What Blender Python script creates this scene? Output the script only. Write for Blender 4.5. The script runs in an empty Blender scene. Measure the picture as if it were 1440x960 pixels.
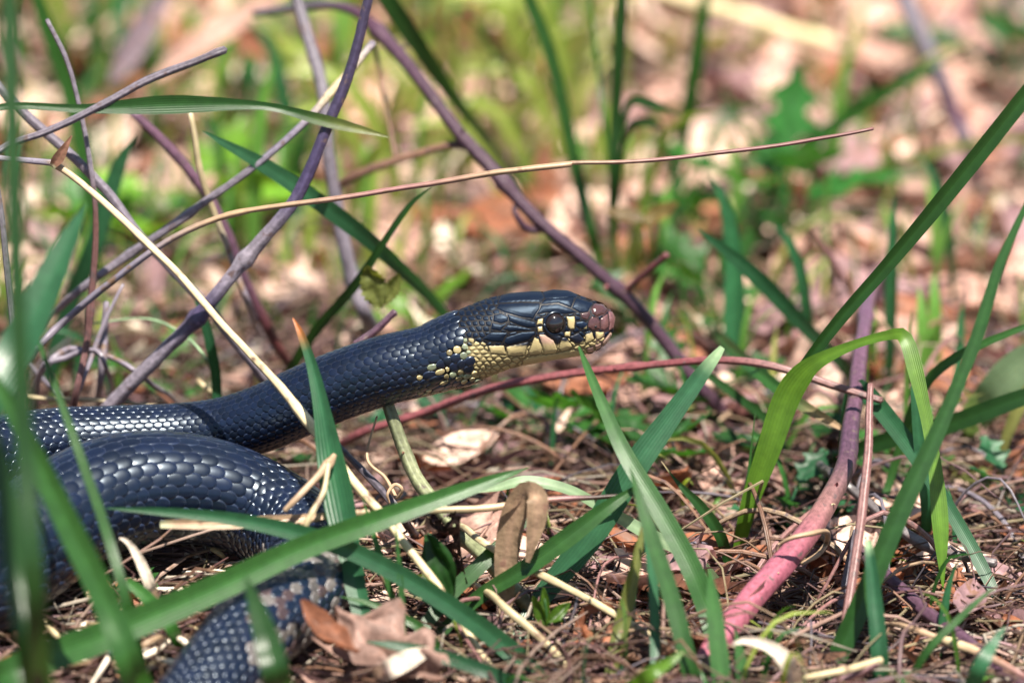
import bpy, math, random
import numpy as np
from mathutils import Vector, noise

random.seed(7); RNG = np.random.default_rng(11)
scene = bpy.context.scene
COL = scene.collection

# ------------------------------------------------------------------ camera, world, sun, exposure
PITCH = math.radians(20.0)
S = 0.00015                      # metres per photo pixel in the plane of focus
DIST = 1.6
VG = 850                         # photo row where the ground meets the plane of focus
Z0 = (VG - 480) * S * math.cos(PITCH)
FWD = np.array([0, math.cos(PITCH), -math.sin(PITCH)])
UP = np.array([0, math.sin(PITCH), math.cos(PITCH)])
RIGHT = np.array([1.0, 0, 0])
CAM = np.array([0, 0, Z0]) - DIST * FWD

cam = bpy.data.cameras.new('camera')
cam.sensor_width = 36; cam.lens = 36 * DIST / (1440 * S)
cam.clip_start = 0.02; cam.clip_end = 200
cam.dof.use_dof = True; cam.dof.focus_distance = DIST - 0.004; cam.dof.aperture_fstop = 8.5
cam.dof.aperture_blades = 7
cob = bpy.data.objects.new('camera', cam); COL.objects.link(cob)
cob.location = CAM; cob.rotation_euler = (math.pi / 2 - PITCH, 0, 0)
scene.camera = cob

SUN_DIR = Vector((0.16, -0.36, 0.90)).normalized()       # towards the sun
world = bpy.data.worlds.new('World'); scene.world = world; world.use_nodes = True
wn = world.node_tree.nodes; wl = world.node_tree.links
sky = wn.new('ShaderNodeTexSky'); sky.sky_type = 'NISHITA'; sky.sun_disc = False
sky.sun_elevation = math.asin(SUN_DIR.z); sky.sun_rotation = math.atan2(SUN_DIR.x, SUN_DIR.y)
wn['Background'].inputs['Strength'].default_value = 0.05
wl.new(sky.outputs[0], wn['Background'].inputs['Color'])
sl = bpy.data.lights.new('sun', 'SUN'); sl.energy = 5.0; sl.angle = math.radians(0.53); sl.color = (1.0, 0.93, 0.82)
so = bpy.data.objects.new('sun', sl); COL.objects.link(so)
so.rotation_euler = (-SUN_DIR).to_track_quat('-Z', 'Y').to_euler(); so.location = (-1, -0.4, 2)
scene.view_settings.view_transform = 'Standard'; scene.view_settings.look = 'None'
scene.view_settings.exposure = 1.5; scene.view_settings.gamma = 1.0
scene.render.engine = 'CYCLES'
scene.cycles.use_denoising = True
scene.cycles.max_bounces = 10; scene.cycles.transmission_bounces = 6
scene.cycles.sample_clamp_indirect = 6

# ------------------------------------------------------------------ helpers: place
def sm(x, a, b):
    t = np.clip((np.asarray(x, float) - a) / (b - a), 0, 1); return t * t * (3 - 2 * t)

def ground_h(x, y):
    h = 0.008 * math.exp(-((x + 0.075) / 0.06) ** 2 - ((y + 0.02) / 0.07) ** 2)
    h += 0.0035 * noise.noise((x * 22, y * 22, 3.1)) + 0.0012 * noise.noise((x * 80, y * 80, 8.0))
    h += 0.012 * noise.noise((x * 3.1, y * 3.1, 1.7)) * float(sm(abs(y), .1, .6))
    return h

def P(u, v, d=0.0):
    """point on the sight line of photo pixel (u, v), d millimetres beyond the plane of focus"""
    dep = DIST + d * 0.001
    k = S * dep / DIST
    return CAM + FWD * dep + RIGHT * ((u - 720) * k) + UP * ((480 - v) * k)

def pix(p):
    q = np.asarray(p) - CAM; dep = q @ FWD; k = S * dep / DIST
    return 720 + (q @ RIGHT) / k, 480 - (q @ UP) / k, (dep - DIST) * 1000

def G(u, v, lift=0.0):
    """ground point seen at pixel (u, v)"""
    v = max(v, -1500)
    r = P(u, v, 0) - CAM
    h = 0.0
    for _ in range(6):
        t = (h - CAM[2]) / r[2]; p = CAM + r * t; h = ground_h(p[0], p[1])
    p[2] = h + lift
    return p

def pt(u, v, d):
    return G(u, v, -0.0006) if d is None else P(u, v, d)

def spline(pts, n, vals=None):
    """Catmull-Rom through pts resampled to n points at even arc length; vals are carried along"""
    pts = np.asarray(pts, float)
    vals = np.zeros((len(pts), 0)) if vals is None else np.asarray(vals, float).reshape(len(pts), -1)
    A = np.hstack([pts, vals])
    ext = np.vstack([2 * A[0] - A[1], A, 2 * A[-1] - A[-2]])
    out = []
    for i in range(1, len(ext) - 2):
        p0, p1, p2, p3 = ext[i - 1:i + 3]
        t = np.linspace(0, 1, 24, endpoint=False)[:, None]
        out.append(0.5 * (2 * p1 + (p2 - p0) * t + (2 * p0 - 5 * p1 + 4 * p2 - p3) * t ** 2 + (3 * p1 - p0 - 3 * p2 + p3) * t ** 3))
    C = np.vstack(out + [A[-1:]])
    L = np.r_[0, np.cumsum(np.linalg.norm(np.diff(C[:, :3], axis=0), axis=1))]
    s = np.linspace(0, L[-1], n)
    R = np.stack([np.interp(s, L, C[:, k]) for k in range(C.shape[1])], 1)
    return R[:, :3], R[:, 3:], s

def nrm(a): return a / np.maximum(np.linalg.norm(a, axis=-1, keepdims=True), 1e-12)

def frames(C, up0):
    T = nrm(np.gradient(C, axis=0)); U = np.zeros_like(C)
    u = np.asarray(up0, float)
    for i in range(len(C)):
        u = u - T[i] * (u @ T[i]); u = u / max(np.linalg.norm(u), 1e-9); U[i] = u
    return T, U, np.cross(T, U)

# ------------------------------------------------------------------ helpers: mesh
def lin(r, g, b):
    f = lambda c: (c / 255 / 12.92) if c <= 10 else ((c / 255 + 0.055) / 1.055) ** 2.4
    return np.array([f(r), f(g), f(b)])

def mesh_data(name, V, F, cols=None, uvs=None, mat=None, smooth=True):
    me = bpy.data.meshes.new(name)
    V = np.asarray(V, np.float32); F = np.asarray(F, np.int32)
    k = F.shape[1]
    me.vertices.add(len(V)); me.vertices.foreach_set('co', V.ravel())
    me.loops.add(F.size); me.loops.foreach_set('vertex_index', F.ravel())
    me.polygons.add(len(F)); me.polygons.foreach_set('loop_start', np.arange(0, F.size, k, dtype=np.int32))
    me.polygons.foreach_set('loop_total', np.full(len(F), k, np.int32))
    me.polygons.foreach_set('use_smooth', np.full(len(F), smooth, bool))
    me.update(calc_edges=True)
    if cols is not None:
        a = me.color_attributes.new('Col', 'FLOAT_COLOR', 'POINT')
        c4 = np.ones((len(V), 4), np.float32); c4[:, :3] = cols
        a.data.foreach_set('color', c4.ravel())
    if uvs is not None:
        l = me.uv_layers.new(name='UVMap')
        l.data.foreach_set('uv', np.asarray(uvs, np.float32)[F.ravel()].ravel())
    if mat: me.materials.append(mat)
    return me

def put(name, me, parent=None, **props):
    o = bpy.data.objects.new(name, me); COL.objects.link(o)
    if parent: o.parent = parent
    for k, v in props.items(): o[k] = v
    return o

def empty(name, loc=(0, 0, 0), **props):
    return put(name, None, None, **props) if loc is None else _e(name, loc, props)
def _e(name, loc, props):
    o = put(name, None, None, **props); o.location = loc; o.empty_display_size = 0.005; return o

def grid_faces(n, m, close=False, off=0):
    i = np.arange(n - 1)[:, None]; j = np.arange(m if close else m - 1)[None, :]
    j2 = (j + 1) % m
    return np.stack([i * m + j, i * m + j2, (i + 1) * m + j2, (i + 1) * m + j], -1).reshape(-1, 4) + off

class Acc:
    """collects quads of many small pieces for one joined 'stuff' mesh"""
    def __init__(s): s.V, s.F, s.C, s.U, s.n = [], [], [], [], 0
    def add(s, V, F, C, U):
        s.V.append(V); s.F.append(F + s.n); s.C.append(np.broadcast_to(C, V.shape)); s.U.append(U); s.n += len(V)
    def mesh(s, name, mat):
        return mesh_data(name, np.vstack(s.V), np.vstack(s.F), np.vstack(s.C), np.vstack(s.U), mat)

def ribbon(C3, W, cols, fold=0.16, roll=None, face=None, n=None, thick=0.00012):
    """a blade: V-folded strip along points C3 with half widths W (m); returns V,F,cols,uvs"""
    n = len(C3)
    T = nrm(np.gradient(C3, axis=0))
    view = nrm(CAM - C3) if face is None else np.broadcast_to(face, C3.shape)
    B = nrm(np.cross(T, view)); N = nrm(np.cross(B, T))
    if roll is not None:
        c, s_ = np.cos(roll)[:, None], np.sin(roll)[:, None]
        B, N = B * c + N * s_, N * c - B * s_
    bs = np.array([-1, -.55, -.08, .08, .55, 1.0]); m = len(bs)
    hgt = np.abs(bs) * fold
    V = (C3[:, None] + B[:, None] * (bs[None, :, None] * W[:, None, None]) + N[:, None] * (hgt[None, :, None] * W[:, None, None])).reshape(-1, 3)
    uv = np.stack([np.broadcast_to((bs + 1) / 2, (n, m)), np.broadcast_to(np.linspace(0, 1, n)[:, None], (n, m))], -1).reshape(-1, 2)
    cc = np.repeat(cols, m, axis=0).copy()
    rib = np.tile((np.abs(bs) < .2), n)
    cc[rib] *= np.array([1.25, 1.2, 1.25])
    return V, grid_faces(n, m), cc, uv

def tube(C3, R, cols, sides=9, wob=0.08, seed=0):
    n = len(C3)
    up0 = np.array([0.13, -0.7, 0.7]) if abs(nrm(C3[-1] - C3[0])[2]) < .95 else np.array([0.2, -1, 0.1])
    T, U, B = frames(C3, up0)
    a = np.linspace(0, 2 * np.pi, sides, endpoint=False)
    rr = R[:, None] * np.ones((1, sides))
    if wob:
        L = np.r_[0, np.cumsum(np.linalg.norm(np.diff(C3, axis=0), axis=1))]
        for i in range(n):
            for k in range(sides):
                rr[i, k] *= 1 + wob * (noise.noise((L[i] * 380, math.cos(a[k]) * 1.3 + seed, math.sin(a[k]) * 1.3)) + .6 * noise.noise((L[i] * 90, seed + 9, 1)))
    V = C3[:, None] + (U[:, None] * np.cos(a)[None, :, None] + B[:, None] * np.sin(a)[None, :, None]) * rr[..., None]
    V = V.reshape(-1, 3); F = grid_faces(n, sides, True)
    cc = np.repeat(cols, sides, axis=0)
    uv = np.stack([np.tile(a / 6.283, n), np.repeat(np.linspace(0, 1, n), sides)], 1)
    caps = []
    for (r0, flip) in ((0, True), (n - 1, False)):           # closed ends
        ctr = len(V); V = np.vstack([V, C3[r0:r0 + 1] + T[r0] * (R[r0] * .5 * (-1 if flip else 1))]); cc = np.vstack([cc, cols[r0:r0 + 1]]); uv = np.vstack([uv, [[.5, .5]]])
        for k in range(0, sides):
            q = [r0 * sides + k, r0 * sides + (k + 1) % sides, ctr, ctr]
            caps.append(q)
    # caps as degenerate-free quads: pair neighbouring triangles
    cf = []
    for c in range(2):
        for k in range(0, sides - 1, 2):
            a0 = caps[c * sides + k]; a1 = caps[c * sides + k + 1]
            cf.append([a0[0], a0[1], a1[1], a0[2]])
    return V, np.vstack([F, np.array(cf)]), cc, uv

# ------------------------------------------------------------------ materials (procedural)
def new_mat(name):
    m = bpy.data.materials.new(name); m.use_nodes = True
    nt = m.node_tree; return m, nt.nodes, nt.links, nt.nodes['Principled BSDF']

def N_(nodes, t, **kw):
    n = nodes.new(t)
    for k, v in kw.items():
        if k in n.inputs: n.inputs[k].default_value = v
        else: setattr(n, k, v)
    return n

def ramp(nodes, stops):
    r = nodes.new('ShaderNodeValToRGB'); e = r.color_ramp.elements
    while len(e) < len(stops): e.new(.5)
    for q, (p, c) in zip(e, stops): q.position = p; q.color = (*c, 1) if len(c) == 3 else c
    return r

def attr_mat(name, rough=.5, spec=.4, trans=0.0, tcol=(1, 1, 1), noise_scale=900, noise_amt=.35, bump=.15, bump_dist=.0002,
             veins=0, vein_amt=.25, spots=0.0, spot_col=(.1, .05, .02), coat=0.0, stint=None):
    m, nd, lk, b = new_mat(name)
    at = N_(nd, 'ShaderNodeAttribute', attribute_name='Col')
    tc = nd.new('ShaderNodeTexCoord'); geo = nd.new('ShaderNodeNewGeometry')
    nz = N_(nd, 'ShaderNodeTexNoise', Scale=noise_scale, Detail=5.0, Roughness=.6); lk.new(tc.outputs['Object'], nz.inputs['Vector'])
    mr = N_(nd, 'ShaderNodeMapRange'); mr.inputs['From Min'].default_value = .25; mr.inputs['From Max'].default_value = .75
    mr.inputs['To Min'].default_value = 1 - noise_amt; mr.inputs['To Max'].default_value = 1 + noise_amt
    lk.new(nz.outputs['Fac'], mr.inputs['Value'])
    mul = N_(nd, 'ShaderNodeVectorMath', operation='SCALE'); lk.new(at.outputs['Color'], mul.inputs[0]); lk.new(mr.outputs[0], mul.inputs['Scale'])
    colour = mul.outputs[0]; hsrc = nz.outputs['Fac']
    if veins:
        sp = nd.new('ShaderNodeSeparateXYZ'); lk.new(tc.outputs['UV'], sp.inputs[0])
        a = N_(nd, 'ShaderNodeMath', operation='MULTIPLY'); a.inputs[1].default_value = veins * 6.283; lk.new(sp.outputs['X'], a.inputs[0])
        sn = N_(nd, 'ShaderNodeMath', operation='SINE'); lk.new(a.outputs[0], sn.inputs[0])
        vr = N_(nd, 'ShaderNodeMapRange'); vr.inputs['From Min'].default_value = -1; vr.inputs['To Min'].default_value = 1 - vein_amt; vr.inputs['To Max'].default_value = 1 + vein_amt
        lk.new(sn.outputs[0], vr.inputs['Value'])
        m2 = N_(nd, 'ShaderNodeVectorMath', operation='SCALE'); lk.new(colour, m2.inputs[0]); lk.new(vr.outputs[0], m2.inputs['Scale']); colour = m2.outputs[0]
        ad = N_(nd, 'ShaderNodeMath', operation='MULTIPLY_ADD'); ad.inputs[1].default_value = .5; lk.new(sn.outputs[0], ad.inputs[0]); lk.new(nz.outputs['Fac'], ad.inputs[2]); hsrc = ad.outputs[0]
    if spots:
        n2 = N_(nd, 'ShaderNodeTexNoise', Scale=noise_scale * .55, Detail=3.0); lk.new(tc.outputs['Object'], n2.inputs['Vector'])
        rp = ramp(nd, [(.62 - spots * .1, (0, 0, 0)), (.70, (1, 1, 1))]); lk.new(n2.outputs['Fac'], rp.inputs[0])
        mx = N_(nd, 'ShaderNodeMix', data_type='RGBA'); lk.new(rp.outputs[0], mx.inputs['Factor']); lk.new(colour, mx.inputs['A']); mx.inputs['B'].default_value = (*spot_col, 1); colour = mx.outputs['Result']
    lk.new(colour, b.inputs['Base Color'])
    b.inputs['Roughness'].default_value = rough; b.inputs['Specular IOR Level'].default_value = spec
    if stint: b.inputs['Specular Tint'].default_value = (*stint, 1)
    if coat: b.inputs['Coat Weight'].default_value = coat; b.inputs['Coat Roughness'].default_value = .2
    if bump:
        bp = N_(nd, 'ShaderNodeBump', Strength=bump, Distance=bump_dist); lk.new(hsrc, bp.inputs['Height']); lk.new(bp.outputs[0], b.inputs['Normal'])
    if trans:
        tr = nd.new('ShaderNodeBsdfTranslucent'); tm = N_(nd, 'ShaderNodeVectorMath', operation='MULTIPLY'); lk.new(colour, tm.inputs[0]); tm.inputs[1].default_value = tcol
        lk.new(tm.outputs[0], tr.inputs['Color'])
        ms = nd.new('ShaderNodeMixShader'); ms.inputs[0].default_value = trans
        lk.new(b.outputs[0], ms.inputs[1]); lk.new(tr.outputs[0], ms.inputs[2]); lk.new(ms.outputs[0], nd['Material Output'].inputs['Surface'])
    return m

M_GRASS = attr_mat('grass_blade', rough=.36, spec=.55, trans=.38, tcol=(1.7, 1.75, .7), noise_scale=350, noise_amt=.22, bump=.35, bump_dist=.00012, veins=8, vein_amt=.05, spots=0)
M_DRY = attr_mat('dry_leaf', rough=.6, spec=.3, trans=.22, tcol=(1.3, 1.0, .8), noise_scale=420, noise_amt=.5, bump=.8, bump_dist=.0004, spots=.05, spot_col=(.20, .11, .08))
M_STRAW = attr_mat('straw', rough=.42, spec=.4, trans=.0, noise_scale=420, noise_amt=.25, bump=.4, bump_dist=.00015, veins=4, vein_amt=.12, spots=.3, spot_col=(.13, .08, .05))
M_STEM = attr_mat('stem_bark', rough=.42, spec=.45, noise_scale=900, noise_amt=.45, bump=.5, bump_dist=.0002, veins=5, vein_amt=.06, spots=.12, spot_col=(.09, .06, .06))
M_WEED = attr_mat('weed_leaf', rough=.45, spec=.4, trans=.4, tcol=(1.8, 1.6, .6), noise_scale=260, noise_amt=.25, bump=.5, bump_dist=.0003)
M_SCALE = attr_mat('snake_scale', rough=.28, stint=(.7, .85, 1.0), spec=.5, noise_scale=900, noise_amt=.25, bump=.12, bump_dist=.00008, coat=.25)
M_SKIN = attr_mat('snake_skin', rough=.5, spec=.35, noise_scale=1500, noise_amt=.2, bump=.3, bump_dist=.0001)
M_HEAD = attr_mat('head_plate', rough=.47, stint=(.55, .75, 1.0), spec=.30, noise_scale=900, noise_amt=.35, bump=.2, bump_dist=.00008)
M_SNOUT = attr_mat('snout_plate', rough=.22, spec=.6, noise_scale=900, noise_amt=.3, bump=.25, bump_dist=.0001)
M_LIP = attr_mat('lip_scale', rough=.38, spec=.5, noise_scale=700, noise_amt=.12, bump=.1, bump_dist=.00006)

def ground_mat():
    m, nd, lk, b = new_mat('forest_soil')
    tc = nd.new('ShaderNodeTexCoord')
    n1 = N_(nd, 'ShaderNodeTexNoise', Scale=60.0, Detail=8.0, Roughness=.7); lk.new(tc.outputs['Object'], n1.inputs['Vector'])
    n2 = N_(nd, 'ShaderNodeTexNoise', Scale=420.0, Detail=4.0); lk.new(tc.outputs['Object'], n2.inputs['Vector'])
    r = ramp(nd, [(.3, (.035, .018, .014)), (.5, (.11, .058, .045)), (.7, (.24, .14, .11))]); lk.new(n1.outputs['Fac'], r.inputs[0])
    r2 = ramp(nd, [(.35, (.55, .5, .5)), (.7, (1.3, 1.2, 1.15))]); lk.new(n2.outputs['Fac'], r2.inputs[0])
    mx = N_(nd, 'ShaderNodeMix', data_type='RGBA', blend_type='MULTIPLY'); mx.inputs['Factor'].default_value = 1
    lk.new(r.outputs[0], mx.inputs['A']); lk.new(r2.outputs[0], mx.inputs['B']); lk.new(mx.outputs['Result'], b.inputs['Base Color'])
    b.inputs['Roughness'].default_value = .9
    bp = N_(nd, 'ShaderNodeBump', Strength=.8, Distance=.002); lk.new(n2.outputs['Fac'], bp.inputs['Height']); lk.new(bp.outputs[0], b.inputs['Normal'])
    return m
M_GROUND = ground_mat()

def eye_mat():
    m, nd, lk, b = new_mat('snake_eye')
    b.inputs['Base Color'].default_value = (.006, .006, .008, 1); b.inputs['Roughness'].default_value = .06
    b.inputs['Specular IOR Level'].default_value = .7; b.inputs['Coat Weight'].default_value = .6; b.inputs['Coat Roughness'].default_value = .03
    return m
M_EYE = eye_mat()
def iris_mat():
    m, nd, lk, b = new_mat('snake_iris')
    b.inputs['Base Color'].default_value = (.012, .008, .008, 1); b.inputs['Roughness'].default_value = .12
    return m
M_IRIS = iris_mat()

# ------------------------------------------------------------------ the ground sheet
def build_ground():
    fine = np.arange(-0.30, 0.3001, 0.005); grow = 0.3 + np.cumsum(0.006 * 1.22 ** np.arange(42))
    xs = np.r_[-grow[::-1], fine, grow]
    fy = np.arange(-0.30, 0.7501, 0.005); gy = np.cumsum(0.006 * 1.22 ** np.arange(42))
    ys = np.r_[-0.30 - gy[::-1], fy, 0.75 + gy]
    V = np.array([(x, y, ground_h(x, y)) for y in ys for x in xs])
    put('ground', mesh_data('ground', V, grid_faces(len(ys), len(xs)), None, None, M_GROUND), kind='structure',
        label='brown soil under pine straw and dead leaves')
build_ground()

# ------------------------------------------------------------------ the snake
BLACK = np.array([.0026, .005, .0125]); CREAM = np.array([.38, .31, .155]); MINT = np.array([.27, .31, .20])
MAUVE = np.array([.058, .027, .028]); PINK = np.array([.42, .27, .21]); SKINB = np.array([.006, .005, .005])
TILT = math.radians(15)
TOP = np.array([(560, 468), (600, 458), (631, 443.5), (650, 434.5), (662.5, 429), (687.5, 419.6), (716.7, 413.3), (745.8, 411), (764, 411), (777, 408.6), (798, 409.8), (814.6, 416), (835, 423.8), (852, 431.5), (860, 438), (864, 445), (865.2, 451)])
BOT = np.array([(560, 565), (600, 556), (620.8, 553), (652, 544.6), (679, 532), (700, 523.8), (720.8, 516.5), (745.8, 510.8), (777, 505), (808, 500), (833, 495.6), (845, 489), (853, 481), (859.5, 470), (862.5, 463), (865.2, 451)])
WID = np.array([(560, 49), (600, 48), (640, 47), (670, 50), (695, 50), (730, 46), (760, 42), (790, 37), (815, 32), (835, 27), (850, 20.5), (858, 14.5), (863, 7.5), (865.2, 0.3)])
EXPO = np.array([(600, 2.0), (650, 2.1), (720, 2.5), (800, 2.7), (850, 2.5), (866, 2.1)])
XH0 = 640.0                                                     # head loft reaches back to here

_phi0 = np.linspace(0, 2 * np.pi, 97)[:-1]
def head_section(x):
    n = np.interp(x, EXPO[:, 0], EXPO[:, 1])
    c, s_ = np.cos(_phi0), np.sin(_phi0)
    y = np.sign(s_) * np.abs(s_) ** (2 / n); z = np.sign(c) * np.abs(c) ** (2 / n)      # y towards the viewer, z up
    w = np.interp(x, WID[:, 0], WID[:, 1]); t = np.interp(x, TOP[:, 0], TOP[:, 1]); b = np.interp(x, BOT[:, 0], BOT[:, 1])
    hh = max((b - t) / 2, .05)
    z = z * hh * np.where(z > 0, 1, 1.0); y = y * w * np.where(z < 0, 1 - .14 * np.abs(z / hh) ** 2, 1)
    iv = z * math.cos(TILT) - y * math.sin(TILT); dd = -y * math.cos(TILT) - z * math.sin(TILT)
    lo, hi = iv.min(), iv.max()
    v = t + (hi - iv) * (b - t) / max(hi - lo, 1e-6)
    return v, dd
XS = np.r_[np.linspace(XH0, 845, 160), 845 + 20.2 * (1 - (1 - np.linspace(0, 1, 61)[1:]) ** 2.2)]
_tab = [head_section(x) for x in XS]
HV = np.array([a[0] for a in _tab]); HD = np.array([a[1] for a in _tab])
for _ in range(2):                                              # soften the table along the axis
    HV[1:-1] = (HV[:-2] + 2 * HV[1:-1] + HV[2:]) / 4; HD[1:-1] = (HD[:-2] + 2 * HD[1:-1] + HD[2:]) / 4

def head_uvd(x, phi):
    """photo pixel (u, v) and depth (px) of head surface points"""
    x = np.asarray(x, float); f = np.mod(phi, 2 * np.pi) / (2 * np.pi) * 96
    i = np.clip(np.searchsorted(XS, x) - 1, 0, len(XS) - 2); a = np.clip((x - XS[i]) / (XS[i + 1] - XS[i]), 0, 1)
    j = np.floor(f).astype(int) % 96; b = f - np.floor(f); j2 = (j + 1) % 96
    def L(T): return (T[i, j] * (1 - a) + T[i + 1, j] * a) * (1 - b) + (T[i, j2] * (1 - a) + T[i + 1, j2] * a) * b
    return L(HV), L(HD)

def head_xyz(x, phi):
    v, d = head_uvd(x, phi)
    dep = DIST + d * S; k = (S * dep / DIST)[..., None]
    return CAM + FWD * dep[..., None] + RIGHT * ((x - 720)[..., None] * k) + UP * ((480 - v)[..., None] * k), v

def z1(*p): return [(600 + x / 4.8, 380 + y / 4.8) for x, y in p]
def z3(*p): return [(740 + x / 8, 390 + y / 8) for x, y in p]
B_, C_, K_, M_ = BLACK, CREAM, PINK, MAUVE
PLATES = [  # name, colour, outline in photo pixels
    ('head_plate', B_, z1((775, 150), (850, 110), (970, 115), (1035, 165), (1008, 187), (880, 197), (800, 192))),
    ('head_plate', B_, z3((160, 305), (210, 238), (552, 214), (508, 345), (360, 288))),
    ('head_plate', B_, z3((105, 425), (150, 345), (165, 312), (360, 295), (503, 350), (585, 395), (440, 415), (330, 400), (220, 398))),
    ('head_plate', B_ * 1.2, z3((512, 345), (560, 225), (760, 285), (716, 350), (700, 395), (600, 400))),
    ('head_plate', MAUVE * .8, z3((605, 405), (712, 372), (722, 420), (692, 485), (630, 470))),
    ('head_plate', MAUVE * .9, z3((728, 350), (765, 292), (880, 290), (918, 370), (880, 415), (790, 445), (738, 405))),
    ('head_plate', MAUVE, z3((690, 560), (700, 490), (738, 432), (800, 458), (832, 500), (832, 582), (740, 602))),
    ('head_plate', MAUVE * 1.6, z3((836, 462), (915, 404), (930, 480), (932, 560), (880, 602), (838, 582))),
    ('rostral_plate', MAUVE * 2.0, z3((922, 375), (980, 380), (1010, 450), (990, 575), (925, 604), (936, 520))),
    ('head_plate', BLACK * 1.5, z3((556, 505), (640, 490), (690, 515), (683, 582), (600, 584), (556, 545))),
    ('preocular_plate', CREAM, z3((448, 438), (550, 436), (552, 500), (545, 582), (500, 588), (466, 560), (462, 500))),
    ('postocular_plate', CREAM, z3((112, 532), (128, 468), (196, 458), (188, 532))),
    ('postocular_plate', CREAM, z3((118, 556), (184, 548), (190, 612), (132, 618))),
    ('lip_scale', CREAM, z3((425, 612), (505, 600), (494, 672), (430, 665))),
    ('lip_scale', CREAM, z3((772, 606), (878, 612), (874, 662), (842, 690), (788, 706))),
    ('lip_scale', CREAM, z3((662, 640), (742, 606), (768, 692), (722, 728), (660, 744))),
    ('lip_scale', BLACK * 1.3, z3((478, 668), (590, 622), (652, 690), (640, 748), (552, 748))),
    ('lip_scale', CREAM, z3((362, 800), (396, 680), (450, 670), (530, 778), (470, 812), (400, 836))),
    ('lip_scale', PINK, z3((138, 640), (205, 640), (312, 712), (352, 806), (330, 856), (205, 866))),
    ('lip_scale', CREAM, z3((22, 836), (92, 668), (140, 690), (184, 792), (172, 858), (45, 874))),
    ('lip_scale', CREAM, z1((545, 576), (533, 516), (692, 480), (662, 572), (600, 580))),
    ('lip_scale', CREAM * .85, z1((412, 508), (522, 505), (542, 572), (430, 562))),
    ('lip_scale', BLACK * 1.1, z3((205, 630), (330, 640), (430, 672), (392, 678), (355, 770), (315, 705), (240, 655))),
    ('lower_lip_scale', PINK * 1.2, z3((850, 730), (884, 682), (945, 606), (985, 640), (945, 720), (862, 772))),
    ('lower_lip_scale', PINK * .9, z3((764, 762), (846, 722), (850, 790), (780, 830))),
    ('lower_lip_scale', PINK * .8, z3((672, 792), (758, 764), (770, 838), (690, 856))),
    ('chin_plate', CREAM * .95, z1((645, 600), (690, 580), (880, 556), (1000, 530), (1062, 545), (1060, 590), (1000, 600), (850, 625), (700, 655), (645, 640))),
    ('head_plate', B_, z1((480, 222), (500, 165), (560, 140), (700, 125), (772, 130), (795, 186), (762, 214), (640, 212))),
    ('head_plate', B_, z1((470, 258), (485, 226), (650, 217), (765, 220), (765, 262), (735, 300), (722, 328), (640, 318), (520, 285))),
    ('head_plate', B_, z1((540, 292), (635, 322), (735, 350), (742, 386), (680, 388), (610, 368), (556, 345))),
    ('head_plate', B_, z1((512, 398), (545, 368), (610, 374), (690, 392), (738, 404), (560, 414))),
    ('head_plate', B_, z1((520, 486), (535, 452), (640, 418), (735, 412), (735, 436), (688, 472), (545, 508))),
    ('head_plate', B_, z1((445, 345), (452, 300), (505, 288), (552, 312), (550, 346), (502, 362))),
    ('head_plate', B_, z1((432, 400), (440, 352), (500, 366), (548, 354), (508, 398), (500, 412))),
    ('head_plate', B_, z1((370, 466), (430, 418), (550, 420), (528, 452), (512, 486), (440, 482))),
]
EYE_PX = (781.2, 455.0)

def poly_sd(pu, pv, poly):
    """signed distance in px, positive inside"""
    q = np.array(poly); inside = np.zeros(pu.shape, bool); dist = np.full(pu.shape, 1e9)
    for k in range(len(q)):
        a, b = q[k], q[(k + 1) % len(q)]
        ab = b - a; t = np.clip(((pu - a[0]) * ab[0] + (pv - a[1]) * ab[1]) / (ab @ ab), 0, 1)
        dist = np.minimum(dist, np.hypot(pu - a[0] - t * ab[0], pv - a[1] - t * ab[1]))
        c = (a[1] > pv) != (b[1] > pv)
        xx = (b[0] - a[0]) * (pv - a[1]) / (b[1] - a[1] + 1e-12) + a[0]
        inside ^= c & (pu < xx)
    return np.where(inside, dist, -dist)

def skin_colour(u, v):
    """colour of the skin at head and neck: black above, cream below the lip line, two dark blotches"""
    line = np.interp(u, [540, 560, 600, 625, 650, 672, 690, 720, 745, 790, 870], [566, 556, 522, 492, 476, 478, 490, 486, 482, 476, 470])
    return line

def in_blotch(u, v):
    return (((u - 641) / 21) ** 2 + ((v - 508) / 10) ** 2 < 1) | (((u - 635) / 13) ** 2 + ((v - 540) / 8) ** 2 < 1) | (((u - 612) / 12) ** 2 + ((v - 532) / 9) ** 2 < 1)

# body axis: photo column, row, depth (mm), radius (px)
BODY = [(668, 483, 0, 54.5), (640, 493, 0, 53.2), (620, 500, 0, 51), (600, 507, 0, 49), (540, 521, 1, 49), (480, 541, 3, 49), (420, 566, 6, 48.5), (370, 588, 9, 47.5),
        (310, 605, 12, 46), (240, 613, 13, 46), (160, 618, 12, 48), (80, 624, 10, 51), (0, 640, 5, 56), (-80, 672, -4, 62), (-150, 730, -18, 68),
        (-165, 800, -32, 73), (-110, 838, -42, 77), (-40, 820, -42, 80), (25, 776, -34, 82), (90, 726, -24, 82), (160, 695, -17, 82),
        (230, 686, -13, 79), (300, 693, -10, 75), (365, 718, -9, 71), (418, 752, -14, 68), (440, 785, -24, 66), (430, 818, -35, 65), (395, 852, -44, 64), (350, 895, -54, 62), (305, 950, -63, 59), (255, 1010, -72, 54), (195, 1052, -82, 47), (130, 1084, -92, 38), (70, 1104, -100, 28), (15, 1120, -106, 18), (-30, 1134, -111, 9), (-62, 1146, -115, 2)]

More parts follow.
